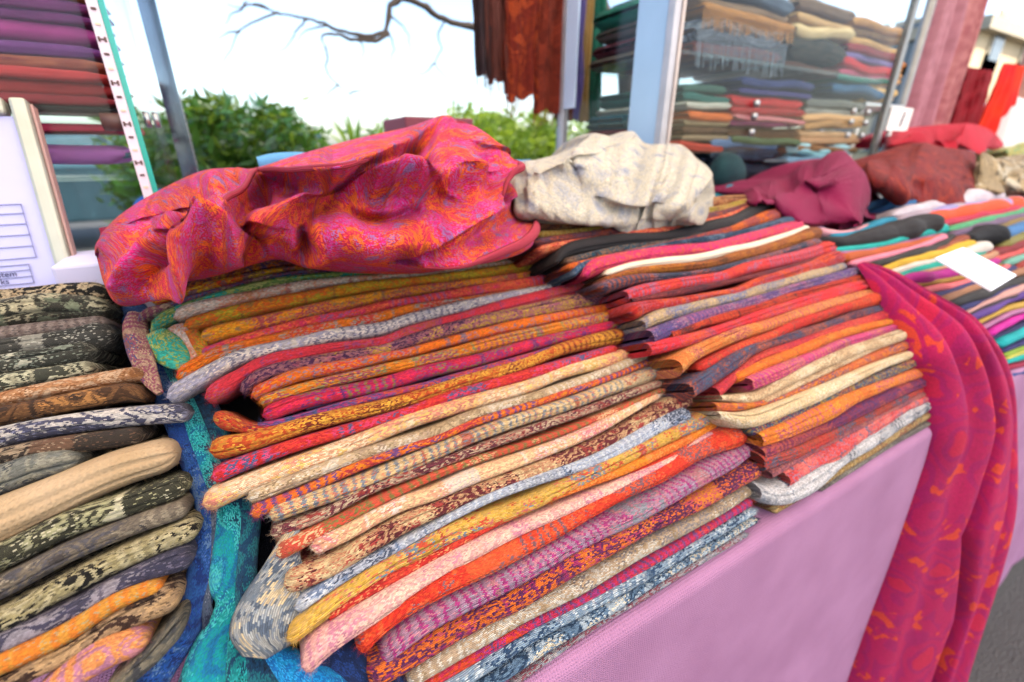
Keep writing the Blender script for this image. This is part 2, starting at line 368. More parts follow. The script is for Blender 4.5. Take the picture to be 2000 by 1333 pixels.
ORD = ['topmost', 'second', 'third', 'fourth', 'fifth', 'sixth', 'seventh', 'eighth', 'ninth', 'tenth', 'eleventh', 'twelfth', 'thirteenth', 'fourteenth', 'fifteenth', 'sixteenth', 'seventeenth', 'eighteenth', 'nineteenth', 'twentieth',
       'twenty-first', 'twenty-second', 'twenty-third', 'twenty-fourth', 'twenty-fifth', 'twenty-sixth', 'twenty-seventh', 'twenty-eighth', 'twenty-ninth', 'thirtieth', 'thirty-first', 'thirty-second', 'thirty-third', 'thirty-fourth',
       'thirty-fifth', 'thirty-sixth', 'thirty-seventh', 'thirty-eighth', 'thirty-ninth', 'fortieth', 'forty-first', 'forty-second', 'forty-third']
def pp(s): return [tuple(float(v) for v in p.split(',')) for p in s.split()]
# ------------------------------------------------------------------ stack under the pink shawl (the big one in front)
A_ROWS = [
 ('mauve and orange paisley', 'e8843c a05a6c 8c6c98 f0ac48', '335,568,12 420,548,18 540,520,18 700,505,16 860,495,14 1010,480,12'),
 ('yellow and orange flecked', 'f8b028 e86030 f8d040 a07c80', '296,590,14 370,573,20 500,543,18 560,531,16 800,512,14 1020,484,14'),
 ('plum, blue and tan zigzag', 'b8607c 6478a4 dcb898 a06c60', '268,630,22 282,614,18 320,604,16 400,580,16 475,560,16 550,542,14 700,526,12 860,512,12 1050,492,13'),
 ('green and teal', 'b0c05c 44c0ac 8ca454 c8c078', '294,648,30 310,628,28 375,600,22 450,578,22 550,555,20 675,540,18 850,524,12 1058,500,10'),
 ('pale peach and white', 'f0cdb4 f4e2d2 e8a070 d88a7c', '338,622,26 375,607,26 475,585,24 575,565,22 660,553,18 750,545,14 800,537,12 950,520,10 1070,503,11'),
 ('orange and lime banded', 'f0981c d0b838 e8702c b07c44', '356,640,28 400,625,26 475,607,26 575,586,24 675,567,22 750,557,20 850,546,18 950,533,18 1091,513,18'),
 ('amber swirl', 'f89c24 f0b030 c85068 b08c68', '388,664,34 450,643,30 550,620,26 650,598,24 750,577,20 800,568,18 950,551,18 1093,530,18'),
 ('coral pink and grey', 'e84a50 ee7a50 b06a94 e03a72', '390,692,20 475,664,22 600,632,22 700,610,18 750,598,20 800,590,20 950,565,20 1112,543,20'),
 ('orange with coral arcs', 'f07a24 ee8c1e e04a48 a8a098', '342,738,36 425,695,34 525,668,26 650,638,24 750,619,22 800,605,20 950,580,12 1112,551,7'),
 ('silver grey and cream', 'cfc6c4 b8b4c4 8c8898 e8dccb', '326,778,44 400,737,40 475,697,30 575,674,26 650,655,26 750,642,26 800,625,24 950,590,22 1112,560,18'),
 ('rose red flecked', 'e04858 d8404e c86a50 a8507c', '400,778,42 462,742,42 525,707,30 650,680,22 750,668,22 800,650,24 925,616,26 1025,590,26 1146,563,30'),
 ('plum and yellow brocade', 'b07a80 5a3058 d8b04c a86070', '468,764,38 525,727,30 650,700,26 750,684,24 800,667,26 925,632,28 1050,607,28 1190,578,32'),
 ('orange with blue dashes', 'f08a1c ec7c20 e05a48 8c8090', '490,774,34 575,735,30 675,715,28 750,698,20 800,688,20 925,655,20 1050,628,20 1200,600,18'),
 ('marigold and mauve', 'eb9a24 e88a2a b05a78 98a070', '505,787,26 600,757,24 750,722,22 800,712,24 925,680,26 1050,650,26 1200,618,24 1224,613,22'),
 ('magenta and olive', 'd8286c e03a54 98904c 7a3a80', '512,814,36 600,783,34 750,750,30 825,728,28 925,706,28 1025,677,24 1200,635,20 1226,628,20'),
 ('thin violet and coral', 'c04a80 7a5a94 e0643a 5a6a90', '494,838,20 575,820,18 700,784,16 825,755,14 875,740,14 1000,706,14 1100,677,12 1215,652,10'),
 ('gold and brick brocade', 'e0a040 c85a28 8a3a2c e8b850', '408,882,56 500,862,42 625,822,34 775,788,30 850,765,28 900,748,26 1000,720,26 1100,682,28 1220,655,34'),
 ('brick and mustard looped', 'c84030 d06830 8a3040 c89040', '416,820,48 450,826,44 500,840,28 570,836,12'),
 ('scarlet with blue flecks', 'd83440 e0503c 54709a d84a74', '412,935,40 475,907,36 575,872,30 675,842,28 800,803,20 850,785,22 925,762,24 1050,727,24 1125,706,22 1206,680,18'),
 ('pale peach and rose', 'f0b890 f0d8b8 e89080 f0c878', '393,987,54 475,952,46 600,903,40 725,855,36 800,825,34 900,793,32 1025,758,32 1100,728,30 1180,708,30 1232,690,28'),
 ('beige and taupe', 'd8c09c b09878 e8dcc8 c0a890', '482,975,40 575,940,32 700,892,30 850,845,28 925,812,24 1050,775,22 1175,733,22 1267,692,22'),
 ('thin orange and violet', 'ee8420 c84a50 7a5a94 e8941c', '487,1006,40 575,968,24 700,912,24 850,858,20 925,827,18 1050,786,18 1175,744,16 1272,706,14'),
 ('cream striped multicolour', 'e8c894 d8c4a4 8c94a0 c86a50', '523,1010,42 600,982,38 725,940,38 850,885,34 925,853,32 1050,810,30 1175,767,28 1302,720,36'),
 ('thin wine and cream', 'd8c0a4 7a3a48 c0a08c a84a44', '528,1046,30 625,1010,24 725,957,22 850,911,22 925,882,20 1050,837,20 1175,792,18 1294,747,16'),
 ('red, cream and olive', 'e0583c e8c89c 8a8440 c83a34', '538,1084,42 600,1052,36 700,1000,26 800,952,18 850,930,18 925,902,16 1050,862,14 1150,825,12 1302,760,11'),
 ('pale peach and pink plain', 'f0b494 f2d0a4 e8909a f0dcd0', '606,1071,38 675,1042,38 775,990,36 850,965,34 925,932,34 1050,887,32 1150,845,28 1289,771,16'),
 ('maroon and cream', 'd8b088 7a3038 e8d0a4 b05048', '552,1142,64 650,1108,48 725,1062,46 800,1020,44 875,988,38 925,965,36 1050,920,34 1175,868,34 1300,800,36 1347,778,40'),
 ('white and slate lace', 'c8ccd8 5a6478 dde0e4 8c9cb8', '575,1190,34 675,1125,30 775,1070,24 850,1028,20 950,975,24 1050,937,28 1175,895,36 1300,825,44 1342,808,40'),
 ('yellow, red and blue patched', 'e8c074 d8b050 7a9cb0 d05040', '560,1248,48 640,1188,50 725,1132,48 825,1075,46 900,1037,44 1025,990,40 1150,930,36 1250,880,34 1330,840,38 1386,812,42'),
 ('thin brick red', 'd84038 e05a40 c83030 e0a070', '640,1208,24 700,1168,34 825,1100,34 950,1032,24 1000,1010,18 1085,972,14 1130,952,8'),
 ('thin plain orange', 'f08a28 f29a30 e87a30 f0a060', '1070,980,8 1150,945,20 1225,916,24 1325,870,22 1402,826,18'),
 ('blush pink', 'eeb4b0 f0d0bc d890a8 f0c0b0', '588,1300,74 640,1250,66 750,1180,56 850,1118,52 950,1064,44 1000,1040,36 1100,998,30 1225,942,24 1300,905,20 1396,846,20'),
 ('bulky red and orange', 'ea5a30 e0402c 8a7078 ec7440', '698,1272,60 775,1200,66 875,1142,64 950,1110,58 1050,1058,54 1150,1002,50 1225,958,54 1300,922,58 1375,880,60 1450,848,70'),
 ('lilac, grey and magenta', 'b890a8 9aa0a8 b82a88 c88a90', '745,1290,36 825,1225,36 925,1172,36 1000,1135,36 1125,1065,38 1225,1018,34 1300,975,36 1400,920,36 1472,876,42'),
 ('orange and purple striped', 'ea8028 6a2a60 e89430 b03a70', '720,1328,48 800,1282,46 875,1240,44 950,1200,42 1000,1175,42 1125,1100,40 1225,1050,36 1325,1000,30 1400,962,32 1477,912,36'),
 ('beige and grey ribbed', 'c8b094 9a9290 ded6c8 b09878', '795,1330,40 900,1265,40 1025,1197,36 1150,1137,32 1275,1062,30 1400,996,26 1464,955,26'),
 ('thin magenta and orange', 'd83a68 e05a34 7a5a94 b83a84', '810,1355,24 900,1300,26 1025,1227,22 1150,1167,20 1275,1096,20 1400,1022,18 1470,978,16'),
 ('blue and white striped', 'a8bccc 3a5878 d8e0e4 6a8098', '850,1360,34 925,1312,36 1050,1237,30 1150,1183,28 1275,1115,24 1400,1042,18 1478,996,16'),
 ('slate blue and cream', '7a94ac 34506c e4d8c0 c0ccd4', '920,1352,36 975,1322,36 1075,1257,32 1175,1200,26 1275,1140,18 1400,1064,14 1482,1014,12'),
 ('thin grey and red', 'b0a8ac 9a5a68 c8c4c4 8a94a0', '1000,1338,10 1150,1232,10 1275,1155,10 1400,1078,10 1460,1042,8'),
]
PAL = lambda s: s.split()
nA = len(A_ROWS)
BARS_A = {5: .9, 8: .5, 21: 1.0, 22: .9, 25: .8, 26: .9, 27: .7, 31: .35, 32: .8, 33: 1.1, 34: .8, 36: 1.0, 37: .8}
for i, (d, pal, pts) in enumerate(A_ROWS):
    m = paisley('weave of ' + d, PAL(pal), scale=random.uniform(70, 115), bars=BARS_A.get(i, random.uniform(.1, .55)), thread=random.uniform(.85, 1.25), dither=random.uniform(.8, 1.4))
    near = i > 6
    dirn = R(28) if i < nA - 8 else R(14)
    o = folded_scarf(pp(pts), m, FACE_A, 100 + 7 * i, depth=.16 if i < nA - 12 else .10, tilt=dirn, N=96 if near else 72, fuzz=1100 if near else 500)
    tag(o, '%s scarf, %s from top of the stack under the pink shawl' % (d, ORD[i]), 'folded scarf', 'folded scarves in the front stack under the pink shawl')

# the open side of the upper scarves droops over on the left
AOBJ = [o for o in bpy.data.objects if o.get('group', '').startswith('folded scarves in the front')]
# ------------------------------------------------------------------ middle stack under the cream shawl
B_ROWS = [
 ('speckled tan', 'c88a5a 8a5a50 d8b080 b06a40', '1040,440,12 1200,432,12 1350,408,12 1400,396,12 1462,392,10', 0),
 ('tan and yellow-green', 'c89a4c a8a040 d8b870 9a5a44', '1044,459,10 1150,450,10 1390,415,12 1472,396,10', 0),
 ('brown and brick blocks', 'a8503c 7a5868 c8693c 5a4450', '1042,474,12 1160,457,10 1380,426,12 1476,399,9', 0),
 ('coral red and orange', 'e05a50 e8743c c84a5a f0a070', '1050,490,14 1100,479,14 1200,464,12 1375,438,14 1480,402,12', 0),
 ('plain black', '2a2628 342e30 201c20', '1086,512,22 1108,490,26 1195,473,24 1295,466,20 1345,455,22 1410,443,24 1480,412,21 1514,399,18', 2),
 ('tan and teal speckled', 'a88468 3a6474 8a6a58 503c44', '1105,512,14 1195,490,12 1320,470,8 1450,435,11 1517,407,14', 0),
 ('orange and purple', 'e06a30 e8842c a04a60 7a5070', '1108,524,14 1195,501,10 1300,478,8 1400,457,12 1475,433,16 1539,415,20', 0),
 ('denim blue flecked', '4a6a8c 2c4460 7a8ca0 343c54', '1120,538,22 1138,520,16 1245,492,10 1320,480,14 1445,459,14 1552,431,16', 0),
 ('hot pink and coral', 'e8308c e85a64 d83a78 e87a60', '1142,540,26 1160,523,28 1270,497,22 1380,487,20 1445,472,18 1566,440,16', 0),
 ('thin plain ivory', 'ece0cc e4d4bc f0e8d8', '1182,536,14 1245,518,14 1345,507,14 1420,492,14 1500,474,12 1580,446,11', 2),
 ('brown and amber', '9a5a34 c88424 5a4430 b86a38', '1180,548,12 1245,530,14 1370,519,14 1445,500,16 1500,487,16 1594,457,20', 0),
 ('dark teal and rust', '6a5468 3c4c60 b8603c 8a7484', '1172,562,26 1245,546,18 1345,536,10 1420,524,14 1525,495,12 1598,476,16', 0),
 ('poppy red and lilac', 'e8484c ea5c3c b07a98 e0384c', '1222,580,22 1258,570,28 1320,556,24 1405,543,20 1445,529,22 1500,515,22 1562,502,20 1627,484,24', 1),
 ('thin dark wine', '7a3040 9a4a48 5a3444', '1232,588,10 1345,568,12 1445,546,8 1525,530,12 1632,497,8', 0),
 ('scarlet with orange end', 'd83434 e8743c c03040 b06a80', '1228,612,44 1270,598,24 1345,588,18 1445,568,14 1475,555,18 1575,525,20 1642,502,24', 0),
 ('cream and slate', 'c8b08c 8a8ca4 e0c08c a89490', '1255,636,24 1290,618,28 1370,598,22 1445,580,20 1475,570,22 1575,542,20 1652,520,16', 1),
 ('violet and mauve', '8a5c94 6a5c90 c87898 a08898', '1268,660,36 1374,618,24 1445,598,18 1475,590,20 1575,560,20 1677,532,18', 0),
 ('burnt orange', 'd84a28 b83a28 e0642c 6a3c3c', '1310,655,20 1370,633,16 1425,618,18 1475,603,18 1575,573,18 1684,545,16', 1),
 ('coral red bulky', 'ec4a3c e8384c e86a3c b05a74', '1266,683,28 1345,665,28 1445,633,20 1475,623,26 1575,592,26 1702,557,26', 0),
 ('peach-orange', 'e89a54 e8823c c86a74 e0a860', '1316,720,46 1350,695,36 1425,660,28 1500,635,24 1600,603,24 1704,573,16', 1),
 ('vermilion', 'e04c2c d83c34 e87434 9a5a50', '1360,722,24 1437,682,20 1500,660,22 1550,635,24 1650,600,24 1730,580,28', 0),
 ('slate, rust and teal', '6c5c70 b8664c 3a6c8c 4c3c60', '1343,766,44 1388,737,44 1437,703,40 1475,680,26 1575,650,20 1675,615,16 1740,600,14', 1),
 ('thin rose red', 'd84a48 c83c54 e06a54', '1400,770,34 1475,703,20 1550,675,20 1625,647,20 1752,612,22', 0),
 ('bright orange', 'f08c20 ec7c2c e8a03c c87044', '1432,742,26 1500,710,22 1575,680,24 1650,650,20 1764,625,12', 0),
 ('fuchsia and peach', 'd8488c e0668c e89474 a85a94', '1457,753,38 1525,725,32 1625,680,22 1700,655,16 1772,634,16', 0),
 ('ivory ribbed', 'e0c8a4 c8a884 ecdcc0', '1405,778,12 1470,778,24 1525,750,26 1650,692,26 1777,650,24', 0),
 ('thin cream', 'd8bc98 b89474 e4d0b4', '1488,785,16 1600,732,14 1725,673,12 1788,655,10', 0),
 ('orange and violet', 'e8843c c86a54 8a6a8c e0942c', '1395,795,20 1447,795,20 1525,778,14 1625,735,18 1725,692,22 1802,665,26', 0),
 ('broad pale cream', 'e8ccA0 f0e0c4 dcc4a0', '1400,812,16 1462,820,36 1575,780,34 1700,722,22 1797,686,12', 0),
 ('purple, teal and gold', '5a3c70 c07c54 3a7c8c c8a040', '1465,846,24 1550,812,16 1625,775,16 1712,740,20 1817,695,22', 0),
 ('saffron', 'ee9030 e8843c d06a84 e8a038', '1478,860,38 1550,832,42 1625,797,38 1712,757,24 1827,718,24', 0),
 ('wine and purple', '984060 6a3870 c86a54 a83c58', '1482,887,28 1600,838,22 1700,788,26 1825,735,22', 0),
 ('rust and grey-blue', 'b05c48 6c7088 c8603c d8402c', '1480,905,46 1560,880,34 1650,836,24 1775,772,14 1829,748,12', 1),
 ('thin dusty pink', 'b06a74 c88474 8a5468', '1500,928,16 1600,872,14 1700,820,14 1829,756,10', 0),
 ('salmon and red', 'ea7474 ee9084 e04444 6c7c98', '1525,935,34 1600,897,34 1675,850,26 1750,805,20 1829,766,14', 0),
 ('white and charcoal', 'c8c4c4 e0dcdc 505868 a8acb4', '1473,960,42 1520,968,50 1600,918,40 1700,856,30 1829,778,22', 1),
 ('thin beige flowered', 'b8985c a86a54 d0b480 7a7c6c', '1508,1000,14 1600,948,14 1700,878,18 1829,798,18', 0),
 ('thin dark grey', '7c7470 a0988c 5c5450', '1600,958,8 1700,893,8 1829,816,9', 0),
]
nB = len(B_ROWS)
for i, (d, pal, pts, fl) in enumerate(B_ROWS):
    if fl == 2: m = plain_cloth('wool of ' + d, PAL(pal)[0], PAL(pal)[1])
    else: m = paisley('weave of ' + d, PAL(pal), scale=random.uniform(75, 120), bars=random.uniform(.1, .6), thread=random.uniform(.9, 1.2), dither=random.uniform(.8, 1.4))
    o = folded_scarf(pp(pts), m, FACE_B, 900 + 7 * i, depth=.15 if i < nB - 10 else .10, tilt=R(28) if i < nB - 8 else R(14), N=72,
                     layered='L' if (i > 11 and i % 3 != 2 and i < nB - 2) or fl == 1 else None, taper=(0 if ((i > 11 and i % 3 != 2 and i < nB - 2) or fl == 1) else 1, 1), fuzz=250)
    tag(o, '%s scarf, %s from top of the stack under the cream shawl' % (d, ORD[i]), 'folded scarf', 'folded scarves in the middle stack under the cream shawl')

# ------------------------------------------------------------------ black and beige stack in the left corner
Z_ROWS = [
 ('black and beige flowered', 'd8c4a4 201e1c c8b090 24221e', '-200,600,34 0,585,32 110,578,34 215,574,36', 1.9),
 ('charcoal and sage flowered', '242626 c8c0a4 1c2020 8c947c', '-200,640,40 0,618,44 100,603,44 214,600,38', 1.9),
 ('dusty mauve and black', 'a89890 4c4448 8c7c74 34343c', '-200,680,34 0,655,30 112,641,26 214,632,28', 1.8),
 ('black with white ribs', '1c1e20 d8d4c4 242428 a8a498', '-200,720,40 0,683,36 100,668,36 222,652,54', 1.8),
 ('dark green and white lattice', '182420 d4d0bc 141e1c a0a898', '-200,760,44 0,715,40 100,700,40 182,684,36', 1.9),
 ('bottle green with pale flower', '1c2820 ccc8ac 202420 a8a48c', '-200,800,44 0,752,42 100,735,40 184,718,34', 1.9),
 ('tan striped', 'c89870 a87448 e0c0a0 8a6040', '-200,830,30 0,782,28 125,757,30 250,733,30 284,735,36', 1.5),
 ('brown and amber', '8a6440 5c4028 c8945c 4c3828', '-200,865,38 0,812,38 125,788,38 245,768,40 284,775,42', 1.7),
 ('navy and white brocade', '343a64 dcd4cc 202450 8c8ca4', '-200,910,44 0,855,44 150,828,46 275,812,44 370,806,42', 1.9),
 ('dark brown flecked', '2c2020 b09c84 1e1818 7c5c48', '-200,960,60 0,895,40 125,872,44 275,850,36', 1.7),
 ('sage grey tweed', '8c8c84 5c6064 a8a494 6c6c60', '-200,1010,80 0,940,70 75,912,64 157,895,48', 1.6),
 ('broad plain beige', 'b09674 bca384 a88c6c', '-200,1100,110 0,1015,100 125,965,86 250,915,80 343,885,76', 2),
 ('black and olive with white flower', '22221a b8b490 1a1c16 e0d8bc', '-200,1180,60 0,1090,62 125,1032,60 250,990,54 366,948,52', 2.0),
 ('grey-beige tweed', '8c8070 686468 a89c88 5c5450', '-200,1240,60 0,1150,56 125,1085,46 250,1033,38 368,993,38', 1.7),
 ('cream and black flowered', 'ccc09c 221e18 b4a880 2a2620', '-200,1310,60 0,1215,54 125,1150,50 250,1090,46 388,1028,50', 2.0),
 ('midnight and mauve', '44425c a49ca4 2c3050 7c7484', '-150,1320,50 0,1258,48 125,1200,44 250,1135,44 376,1090,58', 1.8),
 ('yellow-orange splashed', 'e0a03c d8b880 e88c20 8ca08c', '-100,1350,50 0,1300,52 125,1240,52 225,1178,46 318,1145,38', 1.5),
 ('coffee brown swirled', 'b89c7c 4c3428 c8a880 3c281e', '-50,1385,50 50,1320,46 125,1285,46 225,1225,54 352,1165,70', 1.9),
 ('peach and lilac', 'e8a05c d8989c c88ca4 e8b070', '60,1390,60 125,1335,70 200,1285,74 288,1253,60', 1.3),
 ('grey and beige thin', '8c8474 5c5c58 a89c84 4c4c50', '200,1380,50 240,1335,42 300,1278,46 362,1208,52', 1.8),
]
for i, (d, pal, pts, th) in enumerate(Z_ROWS):
    m = plain_cloth('wool of ' + d, PAL(pal)[0], PAL(pal)[1], weave=.35) if i == 11 else paisley('weave of ' + d, PAL(pal), scale=random.uniform(46, 70), bars=random.uniform(.1, .5), thread=th * .46, dither=.75, sheen=.15)
    o = folded_scarf(pp(pts), m, FACE_A, 1900 + 7 * i, depth=.15, tilt=R(26), N=88, fuzz=1500, taper=(0, 1), layered='R' if i in (0, 3, 4, 11, 12) else None, wob=1.5, fuzz_mat=m)
    tag(o, '%s scarf, %s from top of the dark left stack' % (d, ORD[i]), 'folded scarf', 'folded scarves in the dark stack at the left')

# ------------------------------------------------------------------ plain-coloured stacks on the right
def beyond(pts):      # a stack does not stop where the picture does
    x, y, th = pts[-1]
    return pts + [(x + 150, y + (295 - y) / (2650 - x) * 150, th * .95)] if x > 1990 else pts
C_ROWS = [
 ('pale pink', 'e8a8b0', '1596,454,9 1650,458,9 1700,442,7'), ('petrol blue', '1c8ca8', '1622,464,8 1674,457,9 1714,438,10 1748,431,9'),
 ('broad black', '302c2e', '1600,470,8 1650,474,18 1714,463,24 1770,449,26 1824,438,16'), ('turquoise', '18b0a8', '1626,490,8 1714,480,9 1780,461,10 1848,446,13'),
 ('thin mauve', 'b078a0', '1640,496,6 1714,488,6 1780,472,5 1832,461,5'), ('copper brown', 'c0602c', '1645,506,14 1714,493,12 1780,479,10 1840,462,8'),
 ('candy pink', 'e890a4', '1662,516,9 1714,504,12 1780,488,11 1846,463,13'), ('charcoal', '38322e', '1700,521,9 1758,504,12 1824,486,12 1862,460,9'),
 ('cocoa brown', '9a5034', '1722,524,6 1780,503,5 1850,482,10 1887,466,13'), ('mustard yellow', 'd8b028', '1718,531,12 1770,513,14 1846,494,12 1896,477,15'),
 ('white', 'dcd4cc', '1730,538,10 1780,521,12 1835,507,10 1924,483,15'), ('emerald turquoise', '10a898', '1742,545,8 1802,526,12 1890,504,10 1924,494,10'),
 ('sand', 'c09070', '1765,541,5 1835,525,6 1905,510,9 1942,498,13'), ('deep magenta', 'b4148c', '1752,553,10 1780,546,18 1830,540,16 1915,521,14 1947,509,11'),
 ('ochre', 'b08838', '1778,560,8 1813,552,9 1846,548,9 1935,528,10 1955,515,9'), ('salmon pink', 'e8787c', '1796,571,12 1835,562,12 1861,559,10 1945,533,10 1972,519,9'),
 ('indigo', '3c3468', '1820,580,12 1868,566,12 1947,538,10 1983,523,10'), ('light brown', 'a87858', '1834,589,12 1880,572,17 1956,545,10 2000,529,12'),
 ('slate black', '3c3838', '1850,596,10 1900,581,18 1967,557,12 2014,544,12'), ('navy', '343470', '1866,608,10 1916,590,13 1980,562,9 2020,552,9'),
 ('powder pink', 'd0a098', '1880,615,7 1934,588,10 2014,556,12'), ('thin aubergine', '3c2c38', '1890,618,6 1950,592,8 2020,566,8'),
 ('violet', '644090', '1891,624,14 1945,602,13 1975,584,11 2014,572,11'), ('gold', 'c09c40', '1905,635,7 1967,604,8 2014,591,9'),
 ('rose mauve', 'b478a0', '1916,643,9 1978,611,10 2014,601,11'), ('bright magenta', 'd018a0', '1928,654,15 1978,626,13 2024,608,13'),
 ('dark navy', '302c60', '1937,662,8 2014,628,9'), ('broad turquoise', '08b0b4', '1946,673,17 2014,640,17'),
 ('blue-violet', '403878', '1956,686,10 2014,663,9'), ('lime green', '9cb844', '1959,694,8 2014,672,8'), ('lemon yellow', 'd0cc60', '1962,701,7 2014,680,8'),
 ('bright turquoise', '10b4b0', '1963,709,11 2014,688,12'), ('crimson', 'a8244c', '1968,720,13 2024,700,13'), ('royal blue', '344c8c', '1972,735,10 2024,714,10'),
]
for i, (d, c, pts) in enumerate(C_ROWS):
    o = folded_scarf(beyond(pp(pts)), plain_cloth('wool of ' + d, c), FACE_B, 3000 + 7 * i, depth=.11 if i < 26 else .08, tilt=R(28) if i < 26 else R(14), N=44, wob=1.7, groove=False)
    tag(o, '%s plain scarf, %s from top beyond the hanging pink scarf' % (d, ORD[i]), 'folded scarf', 'plain scarves in the right-hand stack')
D_ROWS = [
 ('sky blue and white', '5c94c8', '1735,398,12 1760,394,14 1778,400,10'), ('white-lilac', 'd8ccd4', '1744,420,10 1800,408,11 1860,400,10 1900,390,16 1950,386,10'),
 ('pearl grey', 'b4a4b0', '1755,429,8 1830,415,9 1900,404,8 1990,394,8'), ('periwinkle', 'a49cc8', '1800,424,7 1860,410,9 1990,399,8'),
 ('vermilion orange', 'ec5c2c', '1788,438,10 1840,425,14 1900,414,13 1990,400,12'), ('cerise', 'c03050', '1820,441,7 1900,427,9 2000,408,8'),
 ('sea green', '5ca878', '1855,450,9 1920,433,9 2010,412,9'), ('thistle grey', '7c6480', '1862,459,9 1920,443,9 2010,420,8'),
 ('olive brown', '8c7440', '1880,465,8 1930,452,9 2010,431,9'), ('black with bows', '181820', '1886,470,12 1920,462,18 1950,468,16'),
 ('cornflower blue', '4c80b4', '1938,466,10 1960,459,12 2010,445,13'), ('moss olive', '8c8448', '1950,482,12 1980,472,12 2010,462,12'),
 ('dark red', '8c2028', '1920,502,10 1965,490,12 2010,474,10'), ('coral', 'd8605c', '1935,509,8 1975,498,9 2010,486,9'),
 ('seafoam', '7cb0a0', '1962,516,9 1985,508,11 2012,500,10'), ('brick brown', 'a03c34', '1984,524,12 2014,512,12'),
]
for i, (d, c, pts) in enumerate(D_ROWS):
    o = folded_scarf(beyond(pp(pts)), plain_cloth('wool of ' + d, c), FACE_B, 4000 + 7 * i, depth=.11, N=40, wob=1.7, groove=False)
    tag(o, '%s plain scarf, %s from top of the farthest right stack' % (d, ORD[i]), 'folded scarf', 'plain scarves in the farthest stack')
# ------------------------------------------------------------------ ground, table and its cloth
def ground_mat(name, a, b, sc=3.0, bump=.004, speck=True):
    m = bpy.data.materials.new(name); m.use_nodes = True; g = G(m.node_tree); bs = g.n['Principled BSDF']
    co = g.node('ShaderNodeTexCoord').outputs['Object']
    n1 = g.noise(co, sc, 5.0); n2 = g.noise(co, sc * 60, 4.0); vo = g.node('ShaderNodeTexVoronoi'); g.l.new(co, vo.inputs['Vector']); vo.inputs['Scale'].default_value = sc * 45
    c = g.mix(g.m('MULTIPLY', g.m('SUBTRACT', n1, .3), 2.4, clamp=True), lin(a), lin(b)); c = g.mix(g.m('MULTIPLY', vo.outputs['Distance'], .8, clamp=True), c, lin(b)); c = g.mix(g.m('MULTIPLY', g.m('SUBTRACT', n2, .5), 1.4, clamp=True), c, (.10, .097, .09, 1))
    g.put(bs.inputs['Base Color'], c); bs.inputs['Roughness'].default_value = .85
    b_ = g.node('ShaderNodeBump'); b_.inputs['Distance'].default_value = bump; g.l.new(g.m('ADD', n2, vo.outputs['Distance']), b_.inputs['Height']); g.l.new(b_.outputs[0], bs.inputs['Normal'])
    return m
xs = np.concatenate([-np.geomspace(300, 3, 14), np.linspace(-2.5, 8, 40), np.geomspace(9, 300, 14)])
ys = np.concatenate([-np.geomspace(300, 3, 14), np.linspace(-2.5, 6, 30), np.geomspace(7, 300, 14)])
gx, gy = np.meshgrid(xs, ys, indexing='ij'); n_ = snoise2(3, 6, .4, 2)
gz = .006 * n_(gx, gy) * (np.abs(gx) < 9) * (np.abs(gy) < 9)
tag(grid_obj('ground', np.stack([gx, gy, gz], -1), np.stack([gx, gy], -1), ground_mat('worn asphalt', '2c2b2a', '444240')), kind='structure')

wood = solid('plain wood', '8a6a4a', .6, sc=20)
steel = solid('brushed metal', 'b4b4b4', .38, .8, sc=40); steel_d = solid('grey metal', '8a8a88', .45, .7, sc=40); white_p = solid('white paint', 'd8d8d6', .5, var=.04)
T = empty('display_table', (1.5, .6, 0), 'long trestle table under the lilac cloth carrying all the scarf stacks', 'table')
MB().box((-.9, .53 * S, TZ - .035), (3.6, 1.35, TZ - .006)).build('tabletop', wood, T, bevel=.003)
for x_ in (-.8, .9, 3.5):
    for y_ in (.25, 1.2): MB().tube([(x_, y_, .0), (x_, y_, TZ - .035)], .018, 10).build('leg', steel_d, T, True)
    MB().tube([(x_, .25, .18), (x_, 1.2, .18)], .012, 8).build('crossbar', steel_d, T, True)
cl = plain_cloth('lilac cotton', 'b484a6', 'a8789a', sheen=.3, ks=.5, weave=.6)
nx, nv = 260, 70; X = np.linspace(-1.0, 3.7, nx); pr = []
for j in range(nv):
    t = j / (nv - 1)
    if t < .45: pr.append((1.36 - (1.36 - .51 * S) * t / .45, TZ + .001, 0.0))
    elif t < .55:
        a = (t - .45) / .10 * math.pi / 2; pr.append((.51 * S - .012 * math.sin(a), TZ + .001 - .012 * (1 - math.cos(a)), 0.0))
    else:
        q = (t - .55) / .45; pr.append((.51 * S - .012 - .030 * q, TZ - .011 - (TZ - .035) * q, q))
pr = np.array(pr); f1 = snoise(21, 7, 3, 16); f2 = snoise2(22, 8, 6, 26)
P = np.zeros((nx, nv, 3)); P[..., 0] = X[:, None]; P[..., 1] = pr[None, :, 0]; P[..., 2] = pr[None, :, 1]
P[..., 1] += -(np.abs(f1(X)) ** .8)[:, None] * .018 * (pr[None, :, 2] ** .7) + .0042 * f2(P[..., 0] * 1.2, P[..., 2] * .8) * np.clip(pr[None, :, 2] * 6, 0, 1)
vv = np.concatenate([[0], np.cumsum(np.hypot(np.diff(pr[:, 0]), np.diff(pr[:, 1])))])
tag(grid_obj('tablecloth', P, np.stack(np.broadcast_arrays(X[:, None], vv[None, :]), -1), cl), 'lilac pink cotton cloth hanging down the front of the scarf table', 'tablecloth')

